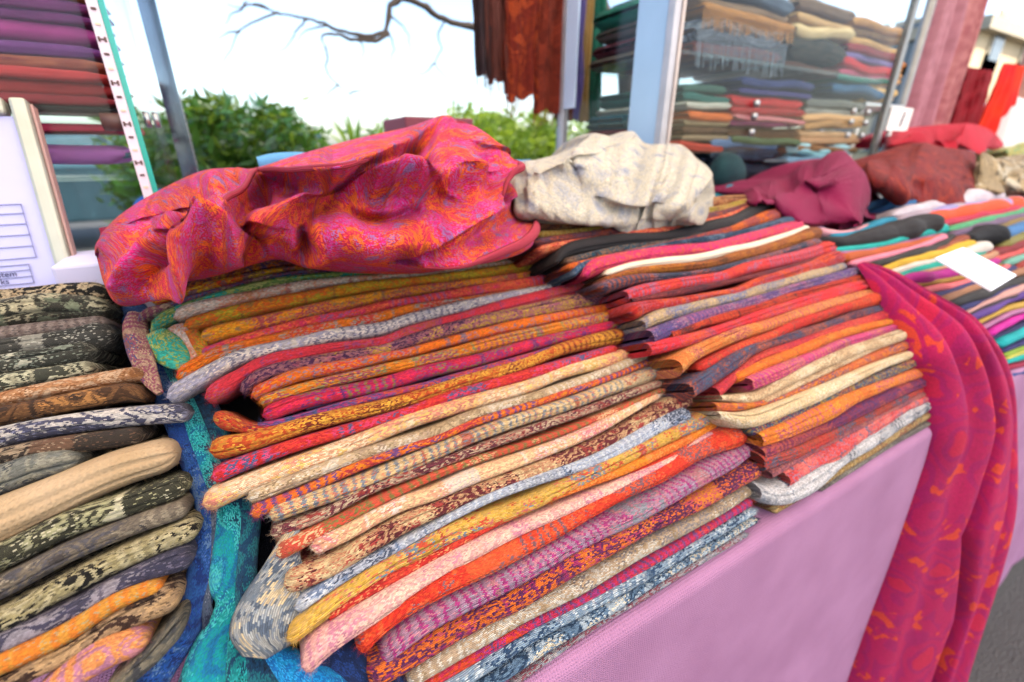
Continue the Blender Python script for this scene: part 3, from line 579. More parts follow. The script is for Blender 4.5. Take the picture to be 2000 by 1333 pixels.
# ------------------------------------------------------------------ rolls of cloth running down between the stacks
def cloth_roll(pts, mat, P_, seed, N=90, M=28, name='draped_scarf', squash=.8, amp=.12):
    q = resample(pts, N); C0 = np.array([at_face(x, y, P_)[0] for x, y, _ in q])
    for _ in range(4): C0[1:-1] = (C0[:-2] + 2 * C0[1:-1] + C0[2:]) / 4
    wv = q[:, 2] / 889.0 * np.linalg.norm(C0 - CAM, axis=1) * .5 * .98
    T_ = np.gradient(C0, axis=0); T_ /= np.linalg.norm(T_, axis=1)[:, None]
    view = CAM - C0; view /= np.linalg.norm(view, axis=1)[:, None]
    side = np.cross(T_, view); side /= np.linalg.norm(side, axis=1)[:, None]; out = np.cross(side, T_)
    s = np.concatenate([[0], np.cumsum(np.linalg.norm(np.diff(C0, axis=0), axis=1))])
    th = np.linspace(0, 2 * math.pi, M, endpoint=False); n2 = snoise2(seed, 8, 1.2, 5); n3 = snoise2(seed + 3, 8, 30, 160)
    rr = 1 + amp * n2(th[None, :] * 1.0 + 0 * s[:, None], s[:, None] * 22) + .04 * n3(th[None, :] * .03 + 0 * s[:, None], s[:, None])
    for k in range(3):
        c = np.random.default_rng(seed + k).uniform(0, 6.28); dd = np.angle(np.exp(1j * (th[None, :] - c - .5 * np.sin(s[:, None] * 14 + k)))); rr -= .16 * np.exp(-(dd / .16) ** 2)
    Pp = C0[:, None, :] + side[:, None, :] * (np.cos(th)[None, :] * wv[:, None] * rr)[..., None] + out[:, None, :] * ((np.sin(th)[None, :] * squash - squash * .6) * wv[:, None] * rr)[..., None]
    uv = np.stack([np.broadcast_to(s[:, None], (N, M)), np.broadcast_to(th[None, :], (N, M)) * wv[:, None]], -1)
    return grid_obj(name, Pp, uv, mat, wrap=True)
PT = [(.3, -.4), (.44, -.05), (.55, .10), (.85, .27), (1.15, .43), (1.5, .52), (1.9, .58), (3, .6)]
for k, pts in ((2, '270,612,26 264,640,32 274,690,30 294,740,22 312,768,10'), (3, '300,650,34 320,674,48 344,700,36 360,715,14'), (4, '344,636,26 360,668,26 380,700,14'), (5, '366,648,30 382,675,32 394,700,16')):
    f = cloth_roll(pp(pts), AOBJ[k].data.materials[0], PA, 400 + k, N=40, M=20, name='side_fold', squash=.45, amp=.08); f.parent = AOBJ[k]
blues = [('deep blue and silver', '3068a8 1c4080 7c9cc0 2c60b0', '255,600,40 300,700,40 365,860,40 400,980,30 404,1050,36 395,1110,40 383,1170,42 362,1230,40 318,1290,44 262,1370,50', 'leftmost of the rolls'),
 ('slate and navy flecked', '5c6c84 2c3854 8c94a4 3c4864', '330,690,20 395,900,20 420,1010,18 412,1090,14 402,1170,12 410,1240,20 385,1300,26 350,1380,30', 'beside the deep blue roll'),
 ('bright teal', '10b4b4 1884b0 105070 60d0d0', '300,640,40 370,820,44 425,950,46 452,1010,48 447,1080,46 440,1135,46 448,1168,32 440,1215,46 420,1280,66 405,1380,84', 'widest of the rolls'),
 ('dark petrol', '1c5c80 103450 2c8c98 183c5c', '360,700,30 450,900,34 486,1000,32 482,1080,30 478,1150,32 484,1230,36 500,1300,50 520,1390,60', 'rightmost of the rolls'),
 ('aqua and black', '1ca8a8 185070 0c2030 40c0c0', '452,1240,30 470,1290,50 475,1400,60', 'short roll at the foot'),
 ('azure blue', '1c88d0 20a8e0 1c5ca0 48c0f0', '505,1275,24 545,1292,44 610,1330,60 690,1400,80', 'under the blush scarf end'),
 ('dark royal blue', '1c3c70 14305c 30589c 183058', '600,1290,50 660,1270,60 730,1330,70 800,1420,90', 'lowest, beneath the red and orange scarf')]
PT2 = [(y_ + .05, z_ - .10) for y_, z_ in PT]
tag(cloth_roll(pp('240,600,60 300,720,110 390,880,150 470,1050,190 560,1220,220 640,1400,240'), plain_cloth('ink navy gap shade', '141c34', '0c1428'), PT2, 49, squash=.4), 'ink navy filler cloth added as shade deep in the gap under the teal rolls', 'scarf')  # dark filler cloth added to give the gap its deep shade
tag(cloth_roll(pp('420,660,120 500,780,130 560,900,140 640,1030,130'), plain_cloth('soft black void shade', '1c1618', '120e10'), PT2, 48, squash=.3), 'soft black filler cloth added as shade behind the left ends of the front stack', 'scarf')  # black filler added where there is only a dark void between scarves
for i, (d, pal, pts, where) in enumerate(blues):
    tag(cloth_roll(pp(pts), paisley('silk of ' + d, PAL(pal), scale=38, bars=0, thread=.6, dither=1.5, sheen=.5), PT, 50 + i), '%s draped scarf, %s between the front stacks' % (d, where), 'scarf', 'blue scarves draped between the front stacks')
tag(cloth_roll(pp('575,1030,20 560,1080,44 548,1140,84 530,1200,104 512,1245,92 498,1285,34'), paisley('wool of grey cream lace', PAL('b8b8b4 6c7888 e0ccA8 8c949c'), scale=50, bars=.5, thread=1.5, dither=1.2), PA, 71, squash=.35, name='folded_scarf', amp=.06), 'grey and cream lace scarf end hanging loose over the teal rolls', 'folded scarf')

# ------------------------------------------------------------------ crumpled cloth mounds
def drape(name, top, bot, Yf, Yb, mat, ridges, seed, label, cat, NU=230, NV=130, R_=None, crumple=.010, slump=.5, group=None, back=.14, zbase=None, lip_mat=None, lips=(), uvs=1.0, nauto=16, fold_dir=35, gain=1.5):
    """cloth heaped on a stack: outline from the photograph, a round body in depth, folds raised along its surface"""
    tq = resample([(x, y, 0) for x, y in top], 400); bq = resample([(x, y, 0) for x, y in bot], 400)
    u = np.linspace(0, 1, NU); tt = u * 399
    tx = np.interp(tt, np.arange(400), tq[:, 0]); ty = np.interp(tt, np.arange(400), tq[:, 1]); bx = np.interp(tt, np.arange(400), bq[:, 0]); by = np.interp(tt, np.arange(400), bq[:, 1])
    v = np.linspace(0, 1, NV); v = .5 - .5 * np.cos(v * math.pi)
    px = bx[:, None] * (1 - v) + tx[:, None] * v; py = by[:, None] * (1 - v) + ty[:, None] * v
    Rd = (Yb - Yf) * .5 if R_ is None else R_
    wu = np.clip(1 - (2 * u - 1) ** 6, 0, 1) ** .5
    Y = (Yf + Yb) / 2 + (Yb - Yf) * slump * (v[None, :] - .5) * 1.0 - (Rd * np.sqrt(np.clip(1 - (2 * v - 1) ** 2, 0, 1)))[None, :] * wu[:, None]
    d = CF[None, None] * 889.0 + CR * (px[..., None] - 1000.0) + CV * (666.5 - py[..., None])
    P = CAM + d * ((Y * S - CAM[1]) / d[..., 1])[..., None]
    Nn = np.cross(np.gradient(P, axis=0), np.gradient(P, axis=1)); Nn /= np.linalg.norm(Nn, axis=2)[..., None] + 1e-9
    if Nn[NU // 2, NV // 2].dot(CAM - P[NU // 2, NV // 2]) < 0: Nn = -Nn
    D = np.zeros_like(px); SX = np.zeros_like(px); SY = np.zeros_like(px)
    ra = np.random.default_rng(seed + 77); x0_, x1_, y0_, y1_ = px.min(), px.max(), py.min(), py.max(); auto = []
    for k in range(nauto):
        ax, ay = ra.uniform(x0_, x1_), ra.uniform(y0_, y1_); an = R(fold_dir) + ra.normal(0, .45); Lf = ra.uniform(.12, .34) * (x1_ - x0_); cv_ = ra.normal(0, .5); pl = []
        for q_ in range(5): pl.append((ax, ay)); ax += math.cos(an) * Lf / 4; ay -= math.sin(an) * Lf / 4; an += cv_ * .35
        auto.append((pl, ra.uniform(.03, .07) * (y1_ - y0_) + 4, ra.uniform(3.0, 6.0), ra.choice([-1, 1]), ra.uniform(.02, .05)))
    ridges = [(p_, a_, b_, c_, amp_ * gain) for p_, a_, b_, c_, amp_ in ridges] + auto
    for poly, wsoft, wsharp, sgn, amp in ridges:
        qq = resample([(x, y, 0) for x, y in poly], 30)[:, :2]; best = np.full(px.shape, 1e9); sg = np.zeros(px.shape); tp = np.zeros(px.shape); lx = np.zeros(px.shape); ly = np.zeros(px.shape)
        for k in range(len(qq) - 1):
            a, b = qq[k], qq[k + 1]; ab = b - a; L2 = ab.dot(ab) + 1e-9
            t = np.clip(((px - a[0]) * ab[0] + (py - a[1]) * ab[1]) / L2, 0, 1); dx = px - (a[0] + ab[0] * t); dy = py - (a[1] + ab[1] * t); dd = np.hypot(dx, dy)
            m_ = dd < best; best = np.where(m_, dd, best); sg = np.where(m_, np.sign(ab[0] * dy - ab[1] * dx), sg); tp = np.where(m_, (k + t) / 29, tp); il = 1 / math.sqrt(L2); lx = np.where(m_, -ab[1] * il, lx); ly = np.where(m_, ab[0] * il, ly)
        sharp = (sg * sgn) > 0; wd = np.where(sharp, wsharp, wsoft); e = best / wd
        if wsharp < wsoft and amp > 0:      # the fold leans over its sharp side
            sf = np.exp(-e ** 2) * np.sin(np.clip(tp, 0.02, .98) * math.pi) ** .6 * min(26.0, 3.0 + wsharp * 1.1 + 110 * amp) * sgn; SX += lx * sf; SY += ly * sf
        D += amp * (np.exp(-e ** 2) - .45 * sharp * np.exp(-((best - 2.4 * wsharp) / (1.5 * wsharp)) ** 2) * (wsharp < wsoft)) * (.35 + .65 * np.sin(np.clip(tp, 0.02, .98) * math.pi) ** .6)
    edge = (np.clip(1 - (2 * v - 1) ** 6, 0, 1)[None, :] * np.clip(1 - (2 * u - 1) ** 10, 0, 1)[:, None])
    nz = snoise2(seed, 9, 3, 14); nz2 = snoise2(seed + 1, 9, 14, 50)
    xx, yy = px / 100.0, py / 60.0
    wq = nz(xx * .35, yy * .4); D += crumple * (1 - np.abs(nz(xx * .5 + wq * .6, yy * .55))) * 1.2 - crumple * .6 + crumple * .35 * nz2(xx * .4 + wq, yy * .4)
    fd = CAM - P[NU // 2, NV // 2]; fd[2] *= .8; fd /= np.linalg.norm(fd)      # folds rise towards the open front of the stall
    dist_ = np.linalg.norm(P - CAM, axis=2); P = P + (CR * SX[..., None] - CV * SY[..., None]) * (dist_ / 889.0 * edge)[..., None]
    P = P + (Nn * .25 + fd * .85) * (D * edge * S)[..., None]
    # rear side, falling away behind the heap
    zb = (P[:, 0, 2] if zbase is None else np.full(NU, TZ + zbase * S)); nb = 14; rear = []
    for k in range(1, nb):
        t = k / (nb - 1); q = P[:, -1].copy(); q[:, 1] += back * math.sin(t * math.pi / 2) * (.3 + .7 * wu); q[:, 2] = q[:, 2] + (zb - q[:, 2]) * (1 - math.cos(t * math.pi / 2)); rear.append(q)
    P = np.concatenate([P, np.stack(rear, 1)], 1)
    su = np.concatenate([[0], np.cumsum(np.linalg.norm(np.diff(P[:, NV // 2], axis=0), axis=1))]); sv = np.concatenate([np.zeros((NU, 1)), np.cumsum(np.linalg.norm(np.diff(P, axis=1), axis=2), axis=1)], 1)
    UV = np.stack([np.broadcast_to(su[:, None], sv.shape), sv], -1) * uvs
    o = grid_obj(name, P, UV, mat); tag(o, label, cat, group)
    # selvage edges that lift off the cloth
    for li, (poly, lift) in enumerate(lips):
        n = 70; qq = resample(poly, n); F = P[:, :NV].reshape(-1, 3); PX = np.stack([px.ravel(), py.ravel()], 1); NF = Nn.reshape(-1, 3); rows = []
        cen = []; nn = []
        for x, y, wv_ in qq:
            k = np.argmin((PX[:, 0] - x) ** 2 + (PX[:, 1] - y) ** 2); cen.append(F[k]); nn.append(NF[k])
        cen = np.array(cen); nn = np.array(nn)
        for _ in range(5): cen[1:-1] = (cen[:-2] + 2 * cen[1:-1] + cen[2:]) / 4; nn[1:-1] = (nn[:-2] + 2 * nn[1:-1] + nn[2:]) / 4
        tg = np.gradient(cen, axis=0); tg /= np.linalg.norm(tg, axis=1)[:, None] + 1e-9; sd_ = np.cross(tg, nn); sd_ /= np.linalg.norm(sd_, axis=1)[:, None] + 1e-9
        ww = qq[:, 2] / 889.0 * np.linalg.norm(cen - CAM, axis=1); m_ = 9; PP = np.zeros((n, 2 * m_, 3)); env = np.sin(np.linspace(0, math.pi, n)) ** .5
        for j in range(m_):
            t = j / (m_ - 1) - .5; h = lift * S * math.cos(t * 2.2) ** 1; base_ = cen + sd_ * (ww * t * env)[:, None]
            PP[:, j] = base_ + nn * (h * env + .0008)[:, None]; PP[:, 2 * m_ - 1 - j] = base_ + nn * (h * env * .55 - .0022)[:, None]
        s_ = np.concatenate([[0], np.cumsum(np.linalg.norm(np.diff(cen, axis=0), axis=1))])
        uv = np.stack([np.broadcast_to(s_[:, None], (n, 2 * m_)), np.broadcast_to(np.linspace(0, .05, 2 * m_)[None], (n, 2 * m_))], -1)
        grid_obj('turned_hem', PP, uv, lip_mat or mat, o, wrap=True)
    return o
Z = lambda *p: [(200 + x / 2.2222, 200 + y / 2.2222) for x, y in p]
pinkm = paisley('silk of pink orange paisley', PAL('f02068 ff8034 f01ca0 a47cb8'), scale=46, bars=0, thread=.75, dither=1.1, seed=14, sheen=.6)
rosem = plain_cloth('rose silk back', 'c04058', 'b83a50', sheen=.5)
drape('crumpled_shawl',
  [(188, 500), (192, 470), (228, 425), (300, 378), (388, 336), (450, 328), (500, 328), (590, 300), (700, 270), (790, 250), (845, 232), (868, 226), (905, 246), (932, 300), (955, 335), (1000, 366), (1026, 420), (1040, 452)],
  [(188, 500), (205, 560), (232, 596), (285, 592), (330, 560), (420, 540), (500, 516), (545, 508), (600, 524), (680, 533), (760, 536), (830, 534), (900, 522), (960, 505), (1010, 488), (1038, 466), (1042, 458)],
  1.25, 2.05, pinkm,
  [(Z((590, 640), (555, 540), (560, 440), (640, 330), (700, 295), (850, 300), (950, 312), (1100, 262), (1300, 182), (1420, 95), (1500, 72)), 60, 9, 1, 0.123),
   (Z((700, 520), (800, 420), (900, 360), (1050, 310), (1250, 280), (1330, 318)), 26, 22, 1, 0.109),
   (Z((1065, 425), (1150, 350), (1350, 340), (1500, 300), (1620, 312)), 34, 34, 1, 0.109),
   (Z((1060, 470), (1130, 500), (1240, 512), (1340, 480)), 12, 12, 1, -0.072),
   (Z((860, 590), (1000, 560), (1150, 600), (1300, 560), (1400, 520)), 42, 42, 1, 0.087),
   (Z((1360, 640), (1500, 560), (1620, 420), (1640, 330)), 30, 30, 1, 0.072),
   (Z((1520, 90), (1590, 150), (1640, 260), (1612, 340), (1622, 430)), 40, 8, -1, 0.116),
   (Z((1660, 280), (1780, 350), (1840, 480), (1800, 565), (1600, 612), (1350, 655)), 10, 40, -1, 0.109),
   (Z((1560, 250), (1580, 330), (1600, 440)), 14, 14, 1, -0.102),
   (Z((1700, 330), (1720, 420), (1680, 500)), 16, 16, 1, 0.072),
   (Z((20, 620), (200, 430), (380, 320), (560, 292)), 34, 20, 1, 0.072),
   (Z((180, 800), (300, 580), (440, 440), (560, 350)), 16, 16, 1, -0.080),
   (Z((330, 760), (400, 600), (500, 470)), 26, 26, 1, 0.065),
   (Z((200, 860), (330, 720), (380, 600)), 26, 14, 1, 0.072),
   (Z((60, 780), (180, 640), (330, 480)), 18, 18, 1, 0.058),
   (Z((740, 680), (900, 690), (980, 640)), 16, 16, 1, 0.058),
   (Z((870, 560), (880, 640), (830, 680)), 12, 12, 1, -0.087),
   (Z((1350, 200), (1350, 270), (1420, 300)), 16, 16, 1, -0.102),
   (Z((600, 380), (720, 400), (850, 350)), 22, 22, 1, -0.072),
   (Z((400, 330), (420, 300), (640, 300)), 12, 12, 1, 0.029)],
  5, 'crumpled pink, orange and violet paisley shawl heaped on the front stack', 'shawl', NU=360, NV=210, crumple=.010, lip_mat=rosem,
  lips=[([(a, b, w_) for (a, b), w_ in zip(Z((600, 650), (552, 545), (556, 445), (632, 338), (700, 298), (850, 303), (950, 312), (1100, 275)), (3, 6, 6, 6, 6, 7, 10, 7))], .005),
        ([(a, b, w_) for (a, b), w_ in zip(Z((1530, 95), (1600, 150), (1645, 260), (1612, 340), (1625, 430)), (10, 15, 16, 14, 8))], .015),
        ([(a, b, w_) for (a, b), w_ in zip(Z((1650, 275), (1780, 350), (1838, 480), (1795, 565), (1600, 612), (1350, 652)), (6, 9, 11, 18, 15, 6))], .008)])
creamm = paisley('silk of cream paisley', PAL('ece0c8 d8d2cc f0e6d0 b4b6c2'), scale=30, bars=0, thread=.8, dither=.9, seed=33, sheen=.6)
Y_ = lambda *p: [(900 + x / 2.7767, y / 2.7767) for x, y in p]
drape('crumpled_shawl', [(1000, 395), (1005, 350)] + Y_((350, 960), (350, 880), (480, 860), (680, 800), (710, 725), (830, 740), (930, 712), (1010, 780), (1190, 785), (1280, 860), (1350, 920), (1375, 1030), (1370, 1120), (1330, 1190)),
  [(1000, 400), (1010, 432), (1060, 440)] + Y_((520, 1225), (660, 1225), (700, 1260), (780, 1285), (950, 1280), (1080, 1285), (1130, 1265), (1200, 1240), (1280, 1215), (1330, 1195)), 1.35, 2.0, creamm,
  [(Y_((700, 740), (690, 860), (600, 960), (450, 1000)), 34, 14, 1, .06), (Y_((440, 880), (440, 950), (620, 960)), 14, 8, 1, .04), (Y_((930, 715), (900, 900), (780, 1100)), 40, 40, 1, .045), (Y_((1000, 780), (1150, 980), (1240, 1150), (1260, 1210)), 16, 46, 1, .06),
   (Y_((1190, 790), (1300, 950), (1330, 1120)), 30, 30, 1, .04), (Y_((660, 1225), (760, 1180), (1000, 1200), (1110, 1220)), 10, 18, 1, -.05), (Y_((800, 1205), (790, 1280), (820, 1290)), 8, 16, 1, .04), (Y_((820, 1200), (1000, 1230), (1100, 1240)), 16, 12, 1, .045),
   (Y_((400, 1050), (650, 1050), (900, 1150)), 30, 30, 1, -.03), (Y_((1100, 1180), (1180, 1120), (1200, 1230)), 14, 14, 1, .04), (Y_((500, 1180), (700, 1160), (1000, 1180)), 20, 12, 1, .035)],
  8, 'crumpled cream and pale grey shawl heaped on the middle stack', 'shawl', NU=260, NV=150, crumple=.010, nauto=16, gain=1.3)
magm = plain_cloth('magenta pashmina', '94044e', '800244', sheen=.5, ks=.4)
W_ = lambda *p: [(1400 + x / 2.9617, y / 2.9617) for x, y in p]
drape('bundled_shawl', W_((170, 1155), (165, 1110), (300, 1045), (400, 1030), (500, 950), (600, 920), (700, 930), (800, 1000), (900, 1100), (1000, 1200), (1020, 1240)),
  W_((150, 1155), (200, 1180), (330, 1190), (400, 1240), (480, 1290), (600, 1310), (700, 1335), (800, 1325), (900, 1290), (980, 1275), (1020, 1245)), 1.35, 1.95, magm,
  [(W_((480, 980), (560, 1040), (620, 1100), (600, 1200)), 30, 12, 1, .07), (W_((600, 940), (680, 1000), (740, 1100), (760, 1220)), 34, 12, -1, .07), (W_((200, 1130), (400, 1060), (540, 1040)), 26, 14, 1, .05), (W_((400, 1200), (520, 1140), (620, 1060), (760, 1060)), 16, 26, 1, .07),
   (W_((760, 1180), (860, 1140), (960, 1220)), 30, 20, 1, .06), (W_((420, 1240), (540, 1230), (660, 1200)), 22, 10, 1, .05), (W_((640, 1250), (700, 1200), (720, 1300)), 18, 12, 1, .06), (W_((560, 1080), (640, 1150)), 10, 10, 1, -.07), (W_((760, 1250), (860, 1250), (930, 1280)), 14, 14, 1, .05)],
  11, 'bundled plain magenta shawl lying between middle and right stacks', 'shawl', NU=200, NV=130, crumple=.012, nauto=22, gain=1.25)
rustm = paisley('wool of rust red', PAL('a83024 8c1c28 c84c24 74181c'), scale=14, bars=0, thread=1.0, dither=1.6, seed=61, sheen=.5)
drape('bundled_shawl', W_((840, 1000), (870, 960), (1000, 900), (1130, 850), (1200, 825), (1300, 850), (1480, 880), (1500, 960), (1500, 1060)),
  W_((850, 1020), (920, 1100), (1000, 1170), (1100, 1185), (1250, 1190), (1380, 1170), (1450, 1140), (1490, 1090), (1500, 1065)), 1.35, 1.95, rustm,
  [(W_((1000, 960), (1050, 1020), (1150, 1060), (1250, 1040), (1400, 1100), (1480, 1080)), 14, 44, 1, .08), (W_((1180, 840), (1250, 860), (1300, 900)), 16, 16, 1, .05), (W_((900, 1000), (1000, 1060), (1100, 1120)), 26, 26, 1, .05), (W_((1100, 1060), (1180, 1070)), 12, 12, 1, -.07), (W_((960, 920), (1000, 1000)), 14, 14, 1, -.05), (W_((1120, 1150), (1300, 1150), (1440, 1110)), 22, 14, 1, .05)],
  15, 'bundled rust and dark red shawl behind the magenta one', 'shawl', NU=180, NV=110, crumple=.012, nauto=18, gain=1.2)
redm = plain_cloth('red felted wool', 'c41038', 'b80c2c', sheen=.5, ks=.4)
drape('folded_shawl', W_((970, 850), (985, 790), (1100, 745), (1250, 728), (1400, 715), (1500, 720), (1600, 765), (1660, 830)), W_((970, 860), (1050, 860), (1150, 850), (1300, 850), (1450, 870), (1520, 850), (1600, 870), (1660, 850)), 2.0, 2.6, redm,
  [(W_((1100, 780), (1300, 750), (1450, 790), (1510, 850)), 24, 10, 1, .08), (W_((1450, 740), (1560, 790), (1640, 830)), 24, 24, 1, .05)], 18, 'soft crimson shawl folded behind the rust bundle', 'shawl', NU=100, NV=60, crumple=.02)
beigem = paisley('cotton of beige print', PAL('d0b890 e0d4bc 6c5c48 b89c6c'), scale=9, bars=.1, thread=1.6, dither=.6, seed=71)
drape('folded_shawl', [(1890, 385), (1893, 340), (1920, 320), (1960, 312), (2030, 300), (2060, 320)], [(1890, 390), (1920, 394), (1960, 392), (2030, 386), (2060, 380)], 1.3, 1.9, beigem, [([(1900, 350), (1950, 340), (2020, 350)], 10, 10, 1, .07), ([(1900, 375), (1950, 368), (2020, 372)], 8, 8, 1, .07)], 19, 'beige printed cotton shawl with dark blots at far right edge', 'shawl', NU=70, NV=50, crumple=.03)
striped = plain_cloth('striped green yellow cloth', 'c8b468', '6ca478', ks=1.2)
drape('folded_shawl', [(1928, 318), (1950, 296), (1990, 286), (2050, 268)], [(1930, 322), (1960, 324), (2000, 322), (2050, 318)], 2.0, 2.6, striped, [([(1940, 310), (2040, 290)], 7, 7, 1, .06)], 20, 'folded green and yellow striped shawl on the far end', 'shawl', NU=50, NV=36, crumple=.02)

# ------------------------------------------------------------------ long pink scarf hanging over the front
PD = [(.35, -4.2), (.44, -.04), (.455, .02), (.56, .29), (.83, .49), (1.1, .65), (1.4, .78), (2, .9)]
Lq = resample([(1676, 516, 0), (1712, 556, 0), (1750, 605, 0), (1795, 665, 0), (1822, 735, 0), (1832, 800, 0), (1830, 860, 0), (1795, 935, 0), (1745, 1060, 0), (1715, 1140, 0), (1672, 1260, 0), (1640, 1360, 0), (1610, 1470, 0)], 150)
Rq = resample([(1690, 514, 0), (1740, 532, 0), (1800, 570, 0), (1880, 620, 0), (1940, 680, 0), (1966, 745, 0), (1972, 830, 0), (1980, 930, 0), (1978, 1010, 0), (1955, 1110, 0), (1925, 1210, 0), (1890, 1330, 0), (1865, 1450, 0), (1850, 1540, 0)], 150)
M = 100; t = np.linspace(0, 1, M); P = np.zeros((150, M, 3)); sp = np.linspace(0, 1, 150)
for i in range(150):
    a = at_face(Lq[i, 0], Lq[i, 1], PD)[0]; b = at_face(Rq[i, 0], Rq[i, 1], PD)[0]
    # from the table edge down it hangs free: left edge against the cloth, right edge swung out towards the aisle
    def at_x(x, y, Xv):
        d = ray(x, y); return CAM + d * ((Xv * S - CAM[0]) / d[0])
    wl = np.clip((Lq[i, 1] - 790) / 120, 0, 1); wr = np.clip((Rq[i, 1] - 700) / 120, 0, 1); wl = wl * wl * (3 - 2 * wl); wr = wr * wr * (3 - 2 * wr)
    a = a * (1 - wl) + at_x(Lq[i, 0], Lq[i, 1], 2.2) * wl if wl > 0 else a; b = b * (1 - wr) + at_x(Rq[i, 0], Rq[i, 1], 3.0 - .1 * np.clip((Rq[i, 1] - 900) / 500, 0, 1)) * wr if wr > 0 else b
    wf = 1 - max(wl, wr)
    for j in range(M):
        lin_ = a + (b - a) * t[j]
        P[i, j] = lin_ if wf <= 0 else lin_ * (1 - wf) + at_face(Lq[i, 0] + (Rq[i, 0] - Lq[i, 0]) * t[j], Lq[i, 1] + (Rq[i, 1] - Lq[i, 1]) * t[j], PD)[0] * wf
for _ in range(10): P[1:-1] = (P[:-2] + 2 * P[1:-1] + P[2:]) / 4
Nn = np.cross(np.gradient(P, axis=0), np.gradient(P, axis=1)); Nn /= np.linalg.norm(Nn, axis=2)[..., None] + 1e-9
if Nn[75, 50].dot(CAM - P[75, 50]) < 0: Nn = -Nn
wid = np.linalg.norm(P[:, -1] - P[:, 0], axis=1)
v1 = np.interp(sp, [0, .2, .38, .55, .7, 1], [.5, .48, .44, .40, .60, .62]); v2 = np.interp(sp, [0, .25, .5, 1], [.75, .72, .78, .80]); v3 = np.interp(sp, [0, .3, .5, 1], [.25, .24, .2, .3])
def val(c, w_): return np.exp(-((t[None, :] - c[:, None]) / w_) ** 2)
H = .30 * np.sqrt(np.clip(1 - (2 * t[None, :] - 1) ** 4, 0, 1)) - .36 * val(v1, .045) - .20 * val(v2, .06) * np.interp(sp, [0, .3, .6, 1], [1, 1, .5, .3])[:, None] - .14 * val(v3, .07) * np.interp(sp, [0, .3, .6, 1], [1, .8, .3, .4])[:, None]
n_ = snoise2(44, 8, 3, 12); H += .035 * n_(t[None, :] * 1.4 + 0 * sp[:, None], sp[:, None] * 1.6)
P = P + Nn * ((H - .12) * np.minimum(wid, .14)[:, None])[..., None]
sl_ = np.concatenate([[0], np.cumsum(np.linalg.norm(np.diff(P[:, 50], axis=0), axis=1))])
acc = np.concatenate([np.zeros((150, 1)), np.cumsum(np.linalg.norm(np.diff(P, axis=1), axis=2), axis=1)], 1)
drm = paisley('satin of fuchsia vermilion paisley', PAL('cc1468 bc1070 ee5a38 dc2658'), scale=15, bars=0, thread=.6, dither=.12, seed=5.3, sheen=.7, zone=.60)
tag(grid_obj('hanging_scarf', P, np.stack([np.broadcast_to(sl_[:, None], acc.shape), acc], -1), drm), 'long fuchsia scarf with orange paisley hanging over the table front', 'scarf')

# price card
c4 = [at_z(1812, 520, .55), at_z(1868, 498, .55), at_z(1970, 553, .47), at_z(1920, 584, .47)]
nrm = np.cross(c4[1] - c4[0], c4[3] - c4[0]); nrm /= np.linalg.norm(nrm); nrm *= -1 if nrm[2] < 0 else 1
tag(MB().add([p + nrm * .012 for p in c4] + [p + nrm * .010 for p in c4], [(0, 1, 2, 3), (7, 6, 5, 4), (0, 4, 5, 1), (1, 5, 6, 2), (2, 6, 7, 3), (3, 7, 4, 0)]).build('price_card', solid('white laminated card', 'e4e4e8', .25, var=.02)), 'blank white card lying on the plain-coloured scarves', 'card')
KC = 1.15
# ------------------------------------------------------------------ glass display cabinet behind the middle stacks
glass = glass_mat('clear glass', (.97, .99, .99, 1), .32); sg = glass_mat('shelf glass', (.93, .97, .96, 1), .3)
edge_g = solid('green glass edge', '18a898', .2, spec=.8, var=.05)
def z_of(v): return TZ + v * S
CX0, CX1, CY0, CY1 = 2.38 * S, 5.04 * S, 2.2 * S, 3.25 * S; CZ0, CZ1 = z_of(.02), z_of(3.3)
cab = empty('glass_cabinet', ((CX0 + CX1) / 2, (CY0 + CY1) / 2, CZ0), 'tall aluminium and glass display cabinet full of scarves behind the cream shawl', 'display cabinet')
alu = solid('anodised aluminium', 'b8b4b8', .42, .55, sc=30); alu_w = solid('warm aluminium', 'c4b4ac', .45, .4, sc=30)
MB().box((CX0 - .022, CY0 - .012, CZ0), (CX0 + .004, CY0 + .004, CZ1)).build('post', alu, cab, bevel=.002)
MB().box((CX0 - .006, CY0 - .0145, CZ0), (CX0 + .001, CY0 - .0125, CZ1)).build('post_trim', alu_w, cab)
MB().box((CX0 - .012, CY1 - .01, CZ0), (CX0 + .004, CY1 + .006, CZ1)).build('post', alu, cab, bevel=.002)
MB().box((CX1 - .010, CY0 - .010, CZ0), (CX1 + .010, CY0 + .004, CZ1)).build('post', steel_d, cab, bevel=.002)
MB().box((CX1 - .008, CY1 - .01, CZ0), (CX1 + .008, CY1 + .006, CZ1)).build('post', alu, cab, bevel=.002)
MB().box((CX0 - .012, CY0 + .006, CZ0), (CX0 - .007, CY0 + .085, CZ1)).build('side_panel', solid('pale blue sky reflection', '98b8d8', .12, spec=.8, var=.1, sc=5), cab)  # blue reflection of the sky put into the panel's own colour
MB().box((CX0 - .012, CY1 - .05, z_of(1.3)), (CX0 - .007, CY1 - .0105, CZ1)).build('side_panel', solid('pale grey sky reflection', 'b0c0d8', .15, var=.05), cab)  # same sky reflection as a flat, paler colour
MB().box((CX0 + .005, CY0 - .003, CZ0 + .02), (CX1 - .011, CY0 + .002, CZ1)).build('front_pane', glass, cab)
MB().box((CX0 - .004, CY0 + .006, CZ0 + .02), (CX0 + .001, CY1 - .012, CZ1)).build('side_pane', glass, cab)
MB().box((CX0, CY0, CZ0), (CX1, CY1, CZ0 + .018)).build('base_board', steel_d, cab, bevel=.002)
MB().box((CX0 - .02, CY0 - .02, CZ1 + .001), (CX1 + .02, CY1 + .02, CZ1 + .012)).build('top_pane', sg, cab)
SH1, SH2 = z_of(1.0), z_of(1.56)

